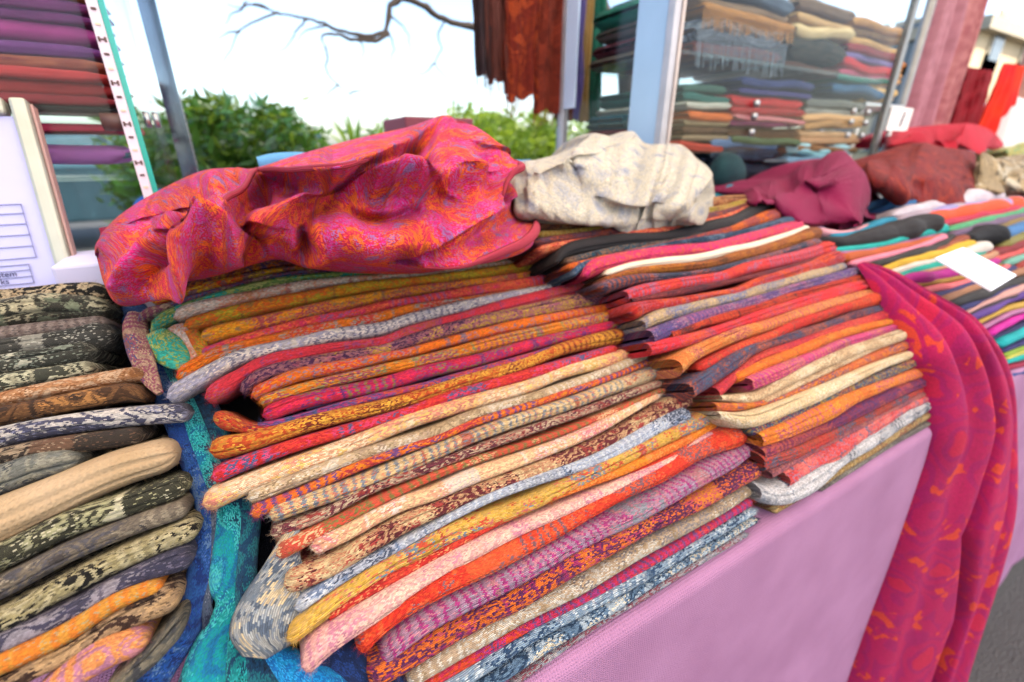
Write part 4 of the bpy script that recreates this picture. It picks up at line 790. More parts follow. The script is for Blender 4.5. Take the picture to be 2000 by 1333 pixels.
for z_ in (SH1, SH2, z_of(2.5)):
    sh = MB().box((CX0 + .008, CY0 + .01, z_ - .006), (CX1 - .012, CY1 - .015, z_)).build('shelf', sg, cab)
    MB().box((CX0 + .008, CY0 + .006, z_ - .006), (CX1 - .012, CY0 + .0095, z_)).build('shelf_edge', sg, sh)
for z_ in (z_of(1.22), z_of(1.12), z_of(1.30)):
    for x_ in (CX0 + .25, CX1 - .09, CX1 - .16):
        MB().tube([(x_, CY0 - .010, z_), (x_, CY0 - .003, z_)], .007, 12).build('glass_clamp', steel, cab, True)
# piles of folded scarves on the shelves
def shelf_scarf(x0, x1, y0, y1, z, h, mat, seed, label, fringe=None, tilt=0.0, group='folded scarves on the cabinet shelves', sagk=1.0):
    """one folded scarf lying flat: rounded front fold, soft wavy top"""
    r = np.random.default_rng(seed); N, M = 30, 18; n1 = snoise(seed, 5, 8, 40); X = np.linspace(x0, x1, N); e = np.clip(1 - np.abs(np.linspace(-1, 1, N)) ** 8, .05, 1) ** .5
    P = np.zeros((N, M, 3)); jit = r.uniform(-.006, .006); dx = np.minimum(X - x0, x1 - X) / (h * .6); e = np.clip(1 - (1 - np.clip(dx, 0, 1)) ** 2.2, .04, 1) ** .5
    crs = r.uniform(-.5, .5); cg = r.uniform(0, .25)
    for j in range(M):
        if j < M - 4:
            t = math.pi / 2 - math.pi * j / (M - 5); cy, cz = math.cos(t), math.sin(t); yy = y0 + h * .5 - h * .5 * cy * (1 - cg * math.exp(-((t - crs) / .16) ** 2)) + jit; zz = h / 2 * (np.sign(cz) * abs(cz) ** .8)
        else:
            q_ = (j - (M - 5)) / 5.0; t = -math.pi / 2 - math.pi * (j - (M - 4)) / 3.0; yy = y1 - h * .4 + h * .4 * -math.cos(t); zz = h / 2 * math.sin(t)
        P[:, j] = np.stack([X, yy + .0025 * n1(X * 2 + 1) * (j < M - 4) + 0 * X, z + h / 2 + zz * e * .97 + .10 * h * n1(X) * sagk + tilt * (X - x0)], 1)
    s = X - x0; sc_ = np.linspace(0, 2 * (y1 - y0), M); me_uv = np.stack(np.broadcast_arrays(s[:, None], sc_[None, :]), -1)
    o = grid_obj('folded_scarf', P, me_uv, mat, wrap=True)
    me = o.data
    tag(o, label, 'folded scarf', group)
    if fringe:
        mb = MB(); nf = int((x1 - x0) / .006)
        for k in range(nf):
            x_ = x0 + (x1 - x0) * (k + .5) / nf; l = fringe * r.uniform(.7, 1.1); dx = r.uniform(-.004, .004)
            mb.add([(x_ - .0013, y0 - .002, z + h * .4), (x_ + .0013, y0 - .002, z + h * .4), (x_ + .001 + dx, y0 - .006, z + h * .4 - l), (x_ - .001 + dx, y0 - .006, z + h * .4 - l)], [(0, 1, 2, 3)])
        fo = mb.build('fringe', mat, o); fo['kind'] = 'stuff'
    return o
HK = 1.32
def pile(x0, x1, y0, y1, z0, rows, seed, where):
    z = z0 + .001; zs = []
    for k, (d, c, h, *rest) in enumerate(reversed(rows)):
        h = h * HK
        jx = random.uniform(-.008, .008); mat = paisley('wool of ' + d, PAL(c), scale=30, thread=1.5, dither=1.2) if len(c.split()) > 2 else plain_cloth('wool of ' + d, c.split()[0], c.split()[-1])
        n = len(rows); idx = n - 1 - k
        shelf_scarf(x0 + jx, x1 + jx + random.uniform(-.006, .006), y0 + random.uniform(0, .012), y1, z, h, mat, seed + k, '%s scarf, %s in the %s' % (d, 'top' if idx == 0 else ('bottom' if idx == n - 1 else ORD[idx] + ' down'), where), *(rest[:1] or [None]), random.uniform(-.03, .03), sagk=2.0)
        z += h * .97
def xz(px, py, Yv):
    p = at_y(px, py, Yv); return p[0], p[2]
Y0, Y1 = CY0 + .02, CY1 - .03
X_ = lambda px: float(at_y(px, 200, 2.3)[0])
pile(X_(1335), X_(1425), Y0, Y1, SH1, [('dull green', '3c6458 2c4c48', .012), ('teal green', '246860 1c504c', .013), ('pale grey', 'b4b4a8 98988c', .010), ('orange', 'c86c28 a85420', .013), ('beige', 'b09c78 988464', .011), ('brown plaid', '6c5040 9c7c5c 4c3830', .011), ('dark beige', '8c7c64 786850', .009), ('red-orange', 'b04030 983428', .014)], 5000, 'lower left cabinet pile')
pile(X_(1432), X_(1575), Y0, Y1, SH1, [('navy blue', '1c3068 18285c', .014), ('purple-blue', '3c3878 302c64', .009), ('bright red', 'b81420 a4101c', .017), ('deep red', 'a01020 8c0c1c', .012), ('dusty pink', 'c07c80 ac6c70', .008), ('plum', '80185c 6c144c', .012), ('brown fringed', '5c3c28 8c6038 40281c', .014, .05), ('olive green', '4c6440 3c5034', .012), ('dark brown', '40302c 342824', .010)], 5100, 'lower middle cabinet pile')
pile(X_(1580), X_(1700), Y0, Y1, SH1, [('slate grey', '6c706c 585c58', .016), ('silver grey', '9c9c94 84847c', .012), ('cream tan', 'd0a878 bc9468', .013), ('camel', 'b08858 98744c', .012), ('sandy beige', 'c8a47c b4906c', .014), ('light camel', 'b8906c a07c5c', .012), ('dark tan', '94704c 806040', .012)], 5200, 'lower right cabinet pile')
pile(X_(1340), X_(1510), Y0, Y1, SH2, [('steel blue-grey', '5c6c7c 4c5868', .022), ('taupe', '9c8468 887058', .014), ('tan fringed', 'b08044 986c38', .014, .03), ('blue-black patterned', '3c4c60 b8c4d0 141c28', .030, .06), ('rust patterned', '9c4c34 7c3c54 b86838', .018)], 5300, 'upper left cabinet pile')
pile(X_(1520), X_(1630), Y0, Y1, SH2, [('brown-grey', '7c6854 685444', .020), ('light tan', 'c0a070 ac8c60', .014), ('cream', 'd0bc90 bca87c', .020), ('green-black flecked', '24342c 5c5444 142420', .036), ('dark chestnut', '5c3424 4c2c1c', .012)], 5400, 'upper middle cabinet pile')
pile(X_(1638), X_(1745), Y0 + .02, Y1, SH2 - .03, [('golden tan', 'b88c50 a07844', .016), ('tan striped', '98784c b8945c 806040', .013), ('cream camel', 'd0a868 b8945c', .012), ('burgundy', '8c1824 781420', .015), ('lavender', '7c6ca0 6c5c8c', .012), ('scarlet', 'c82030 b01828', .016), ('pink', 'c86480 b05470', .010), ('emerald', '188068 146c58', .011), ('petrol blue', '34688c 2c587c', .018)], 5500, 'upper right cabinet pile')
# side compartment seen through the left pane
pile(X_(1335) - .02, X_(1335) + .10, CY0 + .16, CY1 - .02, SH1, [('dark teal', '145464 104450', .014), ('grey-green', '40585c 344c50', .014), ('wine', '6c2438 581c30', .012), ('mauve-grey', '6c5870 584860', .020)], 5600, 'pile behind the side pane')
pile(X_(1335) - .02, X_(1335) + .12, CY0 + .14, CY1 - .02, SH2, [('emerald green', '0c6c5c 0a5c4e', .03), ('grey wool', '6c6460 58504c', .018), ('maroon', '54182c 441424', .022), ('grey-brown', '5c5048 4c4440', .018)], 5700, 'high pile behind the side pane')
# things on the cabinet floor
pile(X_(1400), X_(1540), Y0, Y1, CZ0 + .13, [('steel blue shiny', '5c789c 4c6484', .020), ('black and blue', '24304c 5c7090 141c2c', .02), ('dark navy', '182438 141c30', .03), ('charcoal blue', '2c3440 242c38', .04), ('midnight blue', '1c2434 181e2c', .04)], 5800, 'pile on the cabinet floor')
pile(X_(1550), X_(1690), Y0, Y1, CZ0 + .13, [('ice blue', 'a8d0d8 90b8c4', .024), ('silver-blue', '7c98b0 6c869c', .02), ('grey-blue', '5c7084 4c6074', .05), ('pewter', '4c5864 404c58', .05)], 5900, 'right pile on the cabinet floor')

# ------------------------------------------------------------------ glass cabinet at the left, with its LED strip
LX1, LX0, LY0, LY1 = -.245 * S, -4.2 * S, 2.2 * S, 3.15 * S; LSH = z_of(1.12)
lc = empty('glass_cabinet', ((LX0 + LX1) / 2, (LY0 + LY1) / 2, CZ0), 'left glass cabinet with a white LED strip down its front edge', 'display cabinet')
MB().box((LX1 - .006, LY0 + .002, CZ0), (LX1, LY1, CZ1)).build('side_pane', glass, lc)
MB().box((LX1 - .005, LY0 - .001, CZ0), (LX1 + .0015, LY0 + .0015, CZ1)).build('glass_edge', edge_g, lc)
MB().box((LX0, LY0 + .004, CZ0), (LX1 - .02, LY0 + .009, CZ1)).build('front_pane', glass, lc)
MB().box((LX0, LY0 + .02, LSH - .008), (LX1 - .01, LY1 - .02, LSH)).build('shelf', sg, lc)
MB().box((LX0, LY0, CZ0), (LX1, LY1, CZ0 + .01)).build('base_board', solid('white board', 'c8c8cc', .5), lc)
MB().box((LX0 - .02, LY0 - .02, CZ1 + .001), (LX1 + .02, LY1 + .02, CZ1 + .012)).build('top_pane', sg, lc)
strip = MB().box((LX1 - .0125, LY0 - .0045, CZ0), (LX1 - .0035, LY0 - .001, CZ1)).build('led_strip', solid('white LED tape', 'dccfd8', .4, var=.03), lc, bevel=.0006)
dark = solid('dark pads', '5c3c34', .5); ledm = solid('LED lens', 'e0d0b0', .3)
mir = solid('dark mirror strip', '8090a4', .08, .85, var=.3, sc=6)
a_, b_ = at_y(266, 0, 3.7), at_y(303, 0, 3.7); MB().box((a_[0], 3.7 * S, CZ0), (b_[0], 3.7 * S + .006, CZ1)).build('mirror_strip', mir, lc)
a_, b_ = at_y(352, 250, 3.9), at_y(366, 250, 3.9); MB().box((a_[0], 3.9 * S, CZ0), (b_[0], 3.9 * S + .006, float(at_y(350, 185, 3.9)[2]))).build('back_pane_edge', sg, lc); MB().box((b_[0] - .002, 3.9 * S - .003, CZ0), (b_[0] + .001, 3.9 * S - .0005, float(at_y(350, 185, 3.9)[2]))).build('pane_rim', alu, lc)
zz = CZ0 + .02; k = 0
while zz < CZ1 - .02:
    if k % 3 == 0:
        for dx in (-.0112, -.0064): MB().box((LX1 + dx, LY0 - .0052, zz - .0022), (LX1 + dx + .0018, LY0 - .0044, zz + .0022)).build('solder_pad', dark, strip)
        MB().box((LX1 - .0094, LY0 - .0052, zz - .0006), (LX1 - .0064, LY0 - .0044, zz + .0006)).build('solder_pad', dark, strip)
    else:
        MB().box((LX1 - .0098, LY0 - .0055, zz - .001), (LX1 - .0058, LY0 - .0044, zz + .001)).build('led', ledm if k % 3 == 1 else dark, strip)
    zz += .0125; k += 1
for dx in (.004, .012):
    MB().tube([(LX1 + .001 + dx, LY0 + .025, LSH - .004), (LX1 + .006 + dx, LY0 + .025, LSH - .004)], .008, 14).build('clamp', steel, lc, True)
MB().tube([(LX1 - .03, LY0 + .01, LSH - .008), (LX1 - .006, LY0 + .01, LSH - .008)], .009, 12).build('clamp', dark, lc, True)
pinkk = 'folded blankets on the left cabinet shelf'
zb_ = LSH + .001
for k, (d, c, h) in enumerate(reversed([('burnt orange', 'e08440 c87034', .020), ('aubergine', '8c4480 7c3870', .020), ('plum purple', '84407c 74346c', .018), ('raspberry purple', 'a04080 903474', .034), ('deep violet', '7c4084 6c3474', .022), ('copper and wine', '7c2c34 b06c4c', .020), ('brick red', 'cc4848 b43c3c', .018), ('rust red', 'c04444 ac3838', .024), ('maroon', 'a03440 8c2c34', .018), ('charcoal', '2c2428 241c20', .012)])):
    shelf_scarf(-2.6 * S, -.27 * S + random.uniform(-.002, .002), LY0 + .02 + random.uniform(0, .01), LY0 + .10, zb_, h * .56, plain_cloth('fleece of ' + d, c.split()[0], c.split()[1], sheen=.6), 6000 + k, '%s blanket, %s in the pile behind the left glass' % (d, ['bottom', 'ninth down', 'eighth down', 'seventh down', 'sixth down', 'fifth down', 'fourth down', 'third down', 'second down', 'top'][k]), None, 0.0, pinkk, .8)
    zb_ += h * .56 * .96
tag(MB().box((-1.4 * S, LY0 + .05, LSH - .016), (-.30 * S, LY0 + .2, LSH - .0085)).build('folded_blanket', plain_cloth('pink fleece', 'c0405c', 'a83450'), bevel=.002), 'thin raspberry pink blanket strip below the shelf of left cabinet', 'blanket')
# goods low in the left cabinet
def soft_lump(name, c, sx, sy, sz, mat, seed, label, cat, group=None):
    N, M = 28, 20; th = np.linspace(0, 2 * math.pi, N, endpoint=False); ph = np.linspace(.02, math.pi - .02, M); n = snoise2(seed, 8, 1, 4)
    T2, P2 = np.meshgrid(ph, th, indexing='ij'); r = 1 + .12 * n(np.cos(P2) * np.sin(T2) * 2 + 2, np.sin(P2) * np.sin(T2) * 2 + np.cos(T2))
    P = np.stack([c[0] + sx * r * np.sin(T2) * np.cos(P2), c[1] + sy * r * np.sin(T2) * np.sin(P2), np.maximum(c[2] + sz * r * np.cos(T2), c[2] - sz * .8)], -1)
    return tag(grid_obj(name, P, np.stack([P2 * .05, T2 * .05], -1), mat, wrap=True), label, cat, group)
MB().box((LX0, LY0 + .02, z_of(.90)), (LX1 - .01, LY0 + .24, z_of(.915))).build('shelf', sg, lc)
pile(-1.9 * S, -.32 * S, LY0 + .06, LY0 + .2, z_of(.92), [('lilac', 'c080c0 b078b0', .016), ('pale teal', '6c98a0 5c848c', .009)], 6200, 'low left cabinet pile')
soft_lump('cloth_bag', (-.38 * S, LY1 + .10, z_of(.62)), .05, .05, .05, plain_cloth('royal blue cloth', '1858b0'), 9, 'royal blue cloth bag behind the left cabinet edge', 'bag')
# white envelope-like box by the sign
e0 = at_z(150, 540, .55)
tag(MB().box((-.52 * S, 1.86 * S, z_of(.40)), (-.26 * S, 2.12 * S, z_of(.68))).build('paper_box', solid('lilac white card', 'c4c0dc', .6, var=.04), bevel=.003), 'pale lilac box between the sign holder and pink shawl', 'box')

# ------------------------------------------------------------------ framed notice at the far left
fx1 = -.505 * S; fz1 = z_of(.52 + .66); fy = 1.98 * S; fx0 = fx1 - .36; fz0 = z_of(.52)
fr = empty('notice_frame', ((fx0 + fx1) / 2, fy, fz0), 'upright metal framed price notice behind the black and beige stack', 'notice')
pap = solid('lilac white paper', 'b4b4e0', .55, var=.03); ink = solid('grey print', '8080a8', .6); inkd = solid('dark print', '30305c', .6)
fm = solid('champagne frame', 'b8b8a8', .35, .3, sc=20)
MB().box((fx0, fy, fz0), (fx1 - .013, fy + .004, fz1 - .016)).build('paper', pap, fr)
MB().box((fx1 - .0125, fy - .006, fz0), (fx1, fy + .010, fz1)).build('side_rail', fm, fr, bevel=.003)
MB().box((fx0, fy - .006, fz1 - .0155), (fx1 - .016, fy + .010, fz1)).build('top_rail', fm, fr, bevel=.003)
MB().box((fx1 + .0005, fy + .001, fz0), (fx1 + .0025, fy + .012, fz1 - .004)).build('edge_trim', solid('salmon edging', 'b89088', .4), fr)
def frame_pt(px, py): p = at_y(px, py, 1.98); return p[0], p[2]
gr = MB()
rx = frame_pt(38, 500)[0]
for (y0_, y1_, xr) in ((395, 507, 38), (520, 558, 55)):
    xr_ = frame_pt(xr, (y0_ + y1_) / 2)[0]; za, zb2 = frame_pt(20, y0_)[1], frame_pt(20, y1_)[1]
    nl_ = 5 if y0_ < 500 else 3
    for k in range(nl_ + 1):
        z_ = za + (zb2 - za) * (k / nl_) ** (1.1); gr.box((xr_ - .30, fy - .0012, z_ - .0003), (xr_, fy - .0002, z_ + .0003))
    gr.box((xr_ - .0003, fy - .0022, zb2), (xr_ + .0003, fy - .0013, za))
gr.build('ruled_lines', ink, fr)
for s_, px, py, sz in (('stem', 26, 541, .0070), ('ks', 12, 556, .0070)):
    cu = bpy.data.curves.new('lettering', 'FONT'); cu.body = s_; cu.size = sz; cu.extrude = .0002; cu.align_x = 'RIGHT'
    tmp = bpy.data.objects.new('tmp', cu); col.objects.link(tmp); dg = bpy.context.evaluated_depsgraph_get(); me = bpy.data.meshes.new_from_object(tmp.evaluated_get(dg)); bpy.data.objects.remove(tmp)
    a_, b_ = frame_pt(px, py); me.transform(Matrix.Translation((a_, fy - .0008, b_)) @ Matrix.Rotation(math.pi / 2, 4, 'X')); me.name = 'lettering'; link('lettering', me, inkd, fr, False)

fr.rotation_euler = (-R(17), 0, 0)
# ------------------------------------------------------------------ hanging shawls
def hanging(x0, x1, y, z0, z1, mat, seed, label, name='hanging_shawl', folds=5, depth=.02, fringe=.03, group=None, flare=0.0):
    N, M = 60, 40; u = np.linspace(0, 1, N); v = np.linspace(0, 1, M); n = snoise(seed, 5, 3, 9); n2 = snoise2(seed, 6, 2, 7)
    P = np.zeros((2 * N, M, 3)); 
    for j in range(M):
        off = depth * (np.sin(u * folds * 6.28 + 1.2 * n(u * 3)) * .6 + .5 * n(u * 6 + 2)) * (.4 + .6 * v[j]) + .006 * n2(u * 2, v[j] * 2)
        xx_ = x0 + (x1 - x0) * (u + flare * (u - .5) * v[j]) + .006 * n(v[j] * 3 + u); zz_ = z1 + (z0 - z1) * v[j] + .01 * n(u * 2.0) * v[j]
        P[:N, j] = np.stack([xx_, y + off, zz_], 1); P[N:, j] = np.stack([xx_[::-1], (y + off)[::-1] + .006, zz_[::-1]], 1)
    s = np.concatenate([u, 1 + u]) * (x1 - x0) * 1.3
    o = grid_obj(name, P, np.stack(np.broadcast_arrays(s[:, None], (v * (z1 - z0))[None, :]), -1), mat); tag(o, label, 'shawl', group)
    if fringe:
        mb = MB(); nf = int(abs(x1 - x0) / .004); r = np.random.default_rng(seed)
        for k in range(nf):
            i = int((k + .5) / nf * (N - 1)); p = P[i, -1]; l = fringe * r.uniform(.8, 1.1); dx = r.uniform(-.003, .003)
            mb.add([(p[0] - .0009, p[1], p[2] + .001), (p[0] + .0009, p[1], p[2] + .001), (p[0] + .0007 + dx, p[1] - .001, p[2] - l), (p[0] - .0007 + dx, p[1] - .001, p[2] - l)], [(0, 1, 2, 3)])
        fo = mb.build('fringe', mat, o); fo['kind'] = 'stuff'
    return o
HY = 3.45; hx = lambda px, py=150: float(at_y(px, py, HY)[0])
hz0 = float(at_y(1000, 150, HY)[2])
rail = empty('clothes_rail', (1.1, HY * S, 0), 'metal rail standing behind the table with brown and orange shawls on it', 'clothes rail')
MB().tube([(hx(905), HY * S, z_of(3.6)), (hx(1320), HY * S, z_of(3.6))], .011, 10).build('bar', steel, rail, True)
for x_ in (hx(1100), hx(1320)): MB().tube([(x_, HY * S, 0), (x_, HY * S, z_of(3.6))], .012, 10).build('upright', steel_d, rail, True)
for k, (a, b, c, zz_, d) in enumerate([(928, 962, '4c3434 34282c', .0, 'dark umber'), (950, 988, '6c3c34 583028', -.01, 'chestnut brown'), (978, 1046, '883020 984020 c05c30 601c18', -.045, 'rust with orange lozenges'), (1036, 1092, '8c3c28 a04830 742c1c', -.07, 'burnt orange')]):
    cc = c.split(); mat = paisley('wool of ' + d, cc, scale=7, thread=1.4, dither=.8, bars=.05) if len(cc) > 2 else plain_cloth('wool of ' + d, cc[0], cc[1])
    hanging(hx(a), hx(b), (HY - .02 * k) * S, hz0 + zz_, z_of(3.58), mat, 80 + k, '%s fringed shawl hanging from the rail left of the cabinet' % d, folds=2, depth=.012, group='shawls on the rail')
for k, (dx, c) in enumerate([(.02, '7c4438'), (.05, '6c5c9c'), (.09, 'a88450'), (.13, '146858')]):
    hanging(CX0 + dx, CX0 + dx + .05, CY1 + .06 + .01 * k, z_of(1.25), z_of(3.5), plain_cloth('hanging cloth %d' % k, c), 90 + k, '%s cloth hanging behind the cabinet side pane' % ['russet', 'violet', 'ochre', 'emerald'][k], folds=2, depth=.006, fringe=0)
tag(MB().tube([(CX0 - .05, CY1 + .2, z_of(3.5)), (CX0 + .25, CY1 + .2, z_of(3.5))], .006, 8).build('hanging_bar', steel, None, True), 'thin bar carrying the cloths behind the cabinet', 'bar')
RY = 2.9; rx_ = lambda px, py: float(at_y(px, py, RY)[0])
ra = rx_(1812, 120); rb = rx_(1945, 40)
rail2 = empty('clothes_rail', (3.0, RY * S, 0), 'far clothes rail right of the cabinet with mauve and red shawls', 'clothes rail')
MB().tube([(ra - .1, RY * S, z_of(4.6)), (rx_(1975, 190) + .2, RY * S, z_of(4.6))], .012, 10).build('bar', steel, rail2, True)
for x_ in (ra - .1, rx_(1975, 190) + .2): MB().tube([(x_, RY * S, 0), (x_, RY * S, z_of(4.6))], .014, 10).build('upright', steel_d, rail2, True)
zr = lambda px, py: float(at_y(px, py, RY)[2])
hanging(rx_(1783, 150), rx_(1840, 150), RY * S, zr(1810, 262), z_of(4.55), plain_cloth('mauve wool', 'b88894', 'a47480'), 95, 'dusty mauve shawl hanging on the far rail', folds=2, depth=.03, fringe=0)
hanging(rx_(1835, 150), rx_(1888, 60), (RY - .06) * S, zr(1840, 262), z_of(4.55), plain_cloth('grey rose wool', 'a86c74', 'c89494'), 96, 'grey rose shawl hanging beside the dusty mauve one', folds=3, depth=.03, fringe=0)
hanging(rx_(1838, 240), rx_(1905, 180), (RY - .1) * S, zr(1840, 268), zr(1880, 134), plain_cloth('dark crimson wool', '8c0c24', '780c1c'), 97, 'dark crimson shawl hung low over the red shawl', folds=2, depth=.03, fringe=0)
hanging(rx_(1900, 240), rx_(1958, 180), (RY - .14) * S, zr(1930, 275), zr(1950, 128), plain_cloth('fiery red silk', 'e0202c', 'ec4c20', ks=.25), 98, 'fiery red and orange silk hanging at the far right', folds=2, depth=.04, fringe=0)
# stack of tan scarves and paper sign beyond the cabinet's right post
pile(5.2 * S, 5.85 * S, 2.45 * S, 3.1 * S, float(at_y(1770, 208, 2.45)[2]), [('caramel', 'b87c44 a46c38', .016), ('golden beige', 'c89858 b48448', .014), ('striped tan', 'b08850 987040', .014), ('honey', 'cca060 b88c50', .014), ('pale straw', 'd4b478 c0a068', .018), ('straw', 'c4a068 b08c58', .016)], 6500, 'tan pile right of the cabinet')
st = empty('shelf_stand', (5.5 * S, 2.8 * S, 0), 'narrow metal shelf stand right of the cabinet under the tan scarves', 'stand')
zst = float(at_y(1770, 208, 2.45)[2])
MB().box((5.15 * S, 2.4 * S, zst - .012), (5.9 * S, 3.15 * S, zst - .001)).build('shelf', steel, st, bevel=.002)
for x_ in (5.2, 5.85):
    for y_ in (2.45, 3.1): MB().tube([(x_ * S, y_ * S, 0), (x_ * S, y_ * S, zst - .012)], .006, 8).build('leg', white_p, st, True)
q0 = at_y(1730, 255, 2.3); q1 = at_y(1785, 212, 2.3)
sgn_ = empty('paper_sign', (float(q0[0]), 2.3 * S, float(q0[2])), 'white paper sign on a clear holder beside the cabinet post', 'sign')
MB().box((q0[0], 2.3 * S, q0[2]), (q1[0], 2.3 * S + .003, q1[2])).build('sheet', solid('white paper', 'e8e6e0', .6, var=.02), sgn_)
MB().tube([(q1[0] * .55 + q0[0] * .45, 2.3 * S - .002, q0[2] + .012), (q1[0] * .62 + q0[0] * .38, 2.3 * S - .002, q1[2] - .012)], .002, 6).build('pen_stroke', inkd, sgn_)
for x_ in (q0[0] + .03, q1[0] - .004): MB().tube([(x_, 2.3 * S, z_of(.4)), (x_, 2.3 * S, q0[2])], .004, 8).build('stem', white_p, sgn_, True)
# small things behind the heaps
tag(cloth_roll(pp('505,320,20 540,316,26 590,312,24 640,318,16'), plain_cloth('light blue cloth', '68a0c8'), [(1.7, .2), (2.0, 1.0), (3, 1.2)], 31, name='rolled_cloth'), 'light blue rolled cloth peeking over the pink shawl', 'cloth')
tag(cloth_roll(pp('945,322,20 980,328,32 1010,330,34 1040,326,26'), plain_cloth('sky blue cloth', '3888b8'), [(1.7, .2), (2.0, 1.0), (3, 1.2)], 32, name='rolled_cloth'), 'sky blue rolled cloth between pink and cream shawls', 'cloth')
p_ = at_y(1425, 340, 2.08); soft_lump('wool_hat', (p_[0], 2.1 * S, p_[2]), .045, .03, .040, plain_cloth('dark teal wool', '1c4448', '14343c', sheen=.8), 41, 'dark grey-green fluffy wool bundle behind the cream shawl', 'bundle')
p_ = at_y(1418, 385, 2.0); soft_lump('wool_bundle', (p_[0], 1.98 * S, p_[2] - .01), .042, .028, .032, plain_cloth('teal wool', '108ca0', '0c7c90', sheen=.8), 42, 'bright teal wool bundle between cream and magenta shawls', 'bundle')
a_, b_ = at_y(793, 262, 2.5), at_y(925, 232, 2.5)
tag(MB().box((a_[0], 2.5 * S, a_[2] - .05), (b_[0], 2.9 * S, b_[2])).build('cardboard_box', solid('burgundy card', '743040', .7, sc=12), bevel=.003), 'burgundy box standing behind the pink shawl', 'box')

# ------------------------------------------------------------------ bushes, bare tree, far buildings
def leaf_mat(name, a, b, tr=.35):
    m = bpy.data.materials.new(name); m.use_nodes = True; g = G(m.node_tree); bs = g.n['Principled BSDF']
    at = g.node('ShaderNodeUVMap').outputs[0]; wn = g.node('ShaderNodeTexWhiteNoise', noise_dimensions='2D'); g.l.new(at, wn.inputs[0]); c = g.mix(wn.outputs[0], lin(a), lin(b))
    g.put(bs.inputs['Base Color'], c); bs.inputs['Roughness'].default_value = .28; bs.inputs['Specular IOR Level'].default_value = .6
    t = g.node('ShaderNodeBsdfTranslucent'); g.put(t.inputs[0], g.mix(.5, c, lin('a8c040'))); mx = g.node('ShaderNodeMixShader'); mx.inputs[0].default_value = tr
    g.l.new(bs.outputs[0], mx.inputs[1]); g.l.new(t.outputs[0], mx.inputs[2]); g.l.new(mx.outputs[0], g.n['Material Output'].inputs[0]); return m
bark = solid('grey brown bark', '3c332e', .95, sc=30, bump=.004)
def leaves_mesh(c, n, size, seed, spread=None, up=.3):
    r = np.random.default_rng(seed); d = r.normal(0, 1, (n, 3)); d[:, 2] = d[:, 2] * .6 + up; d /= np.linalg.norm(d, axis=1)[:, None]
    w_ = np.cross(d, r.normal(0, 1, (n, 3))); w_ /= np.linalg.norm(w_, axis=1)[:, None]; nn = np.cross(d, w_); L = size * r.uniform(.6, 1.25, (n, 1)); W = L * .16
    a = c; b = c + d * L * .45 + w_ * W + nn * L * .04; e = c + d * L - nn * L * .05; f = c + d * L * .45 - w_ * W + nn * L * .04
    V = np.stack([a, b, e, f], 1).reshape(-1, 3); q = (np.arange(n)[:, None] * 4 + np.arange(4)); uv = np.repeat(r.random((n, 2)), 4, axis=0); return V, q, uv
def bush(cx_, cy_, z0, rx2, ry2, h, n, leaf, lm, seed, label, shoots=10):
    r = np.random.default_rng(seed); o = empty('leafy_bush', (cx_, cy_, 0), label, 'bush')
    mb = MB(); cs = []
    for k in range(14):
        a = r.uniform(0, 6.28); tx = cx_ + rx2 * .75 * math.cos(a) * r.uniform(.2, 1); ty = cy_ + ry2 * .75 * math.sin(a) * r.uniform(.2, 1); tz = z0 + h * r.uniform(.5, .9)
        mb.tube([(cx_ + r.uniform(-.08, .08), cy_ + r.uniform(-.08, .08), 0), ((cx_ + tx) / 2, (cy_ + ty) / 2, tz * .55), (tx, ty, tz)], [.016, .011, .004], 6)
        cs.append((tx, ty, tz))
    mb.build('stem', bark, o, True)
    # clumps of leaves, uneven, with gaps
    K = 46; cc = []
    for k in range(K):
        v = r.normal(0, 1, 3); v /= np.linalg.norm(v); q = r.uniform(.35, 1) ** .5; cc.append((cx_ + rx2 * v[0] * q, cy_ + ry2 * v[1] * q, z0 + h * (.45 + .5 * v[2] * q), r.uniform(.35, .8)))
    for k in range(shoots):
        cc.append((cx_ + rx2 * r.uniform(-.9, .9), cy_ + ry2 * r.uniform(-.6, .6), z0 + h * r.uniform(.92, 1.15), .22))
    cc = np.array(cc); wts = cc[:, 3] ** 2; idx = r.choice(len(cc), n, p=wts / wts.sum()); sg_ = cc[idx, 3][:, None] * np.array([rx2, ry2, h * .5]) * .38
    pts = cc[idx, :3] + r.normal(0, 1, (n, 3)) * sg_; pts[:, 2] = np.maximum(pts[:, 2], .05)
    V, q, uv = leaves_mesh(pts, n, leaf, seed); cr = link('crown', mesh_np('crown', V, q, uv), lm, o, False); return o
g1 = leaf_mat('dark glossy leaves', '1c3c14', '2c5420'); g2 = leaf_mat('yellow-green leaves', '4c7018', '7c8c20', .5); g3 = leaf_mat('mid green leaves', '2c5818', '486c1c', .45)
def bush_px(px, pyt, pyb, w_px, Yd, n, leaf, lm, seed, label, shoots=10):
    t_ = at_y(px, pyt, Yd); b_ = at_y(px, pyb, Yd); l_ = at_y(px - w_px / 2, 250, Yd); r_ = at_y(px + w_px / 2, 250, Yd); h = (t_[2] - b_[2]) * .80; bush(float(t_[0]), Yd * S, float(b_[2]), float(r_[0] - l_[0]) / 2, .45, float(h), n, leaf, lm, seed, label, shoots)
bush_px(385, 190, 420, 170, 9.0, 6500, .075, g1, 201, 'dark green bush seen through and beside the left glass cabinet', 8)
bush_px(500, 195, 420, 190, 9.5, 8000, .075, g1, 202, 'large dark glossy bush behind the pink shawl', 12)
bush_px(600, 245, 420, 90, 10.0, 2500, .07, g3, 203, 'small bush with thin branches at the sky gap', 6)
bush_px(770, 235, 420, 120, 10.0, 3500, .08, g3, 204, 'mid green bush behind the peak of the pink shawl', 8)
bush_px(940, 205, 400, 150, 9.5, 5500, .075, g2, 205, 'bright yellow-green bush beneath the hanging shawls', 10)
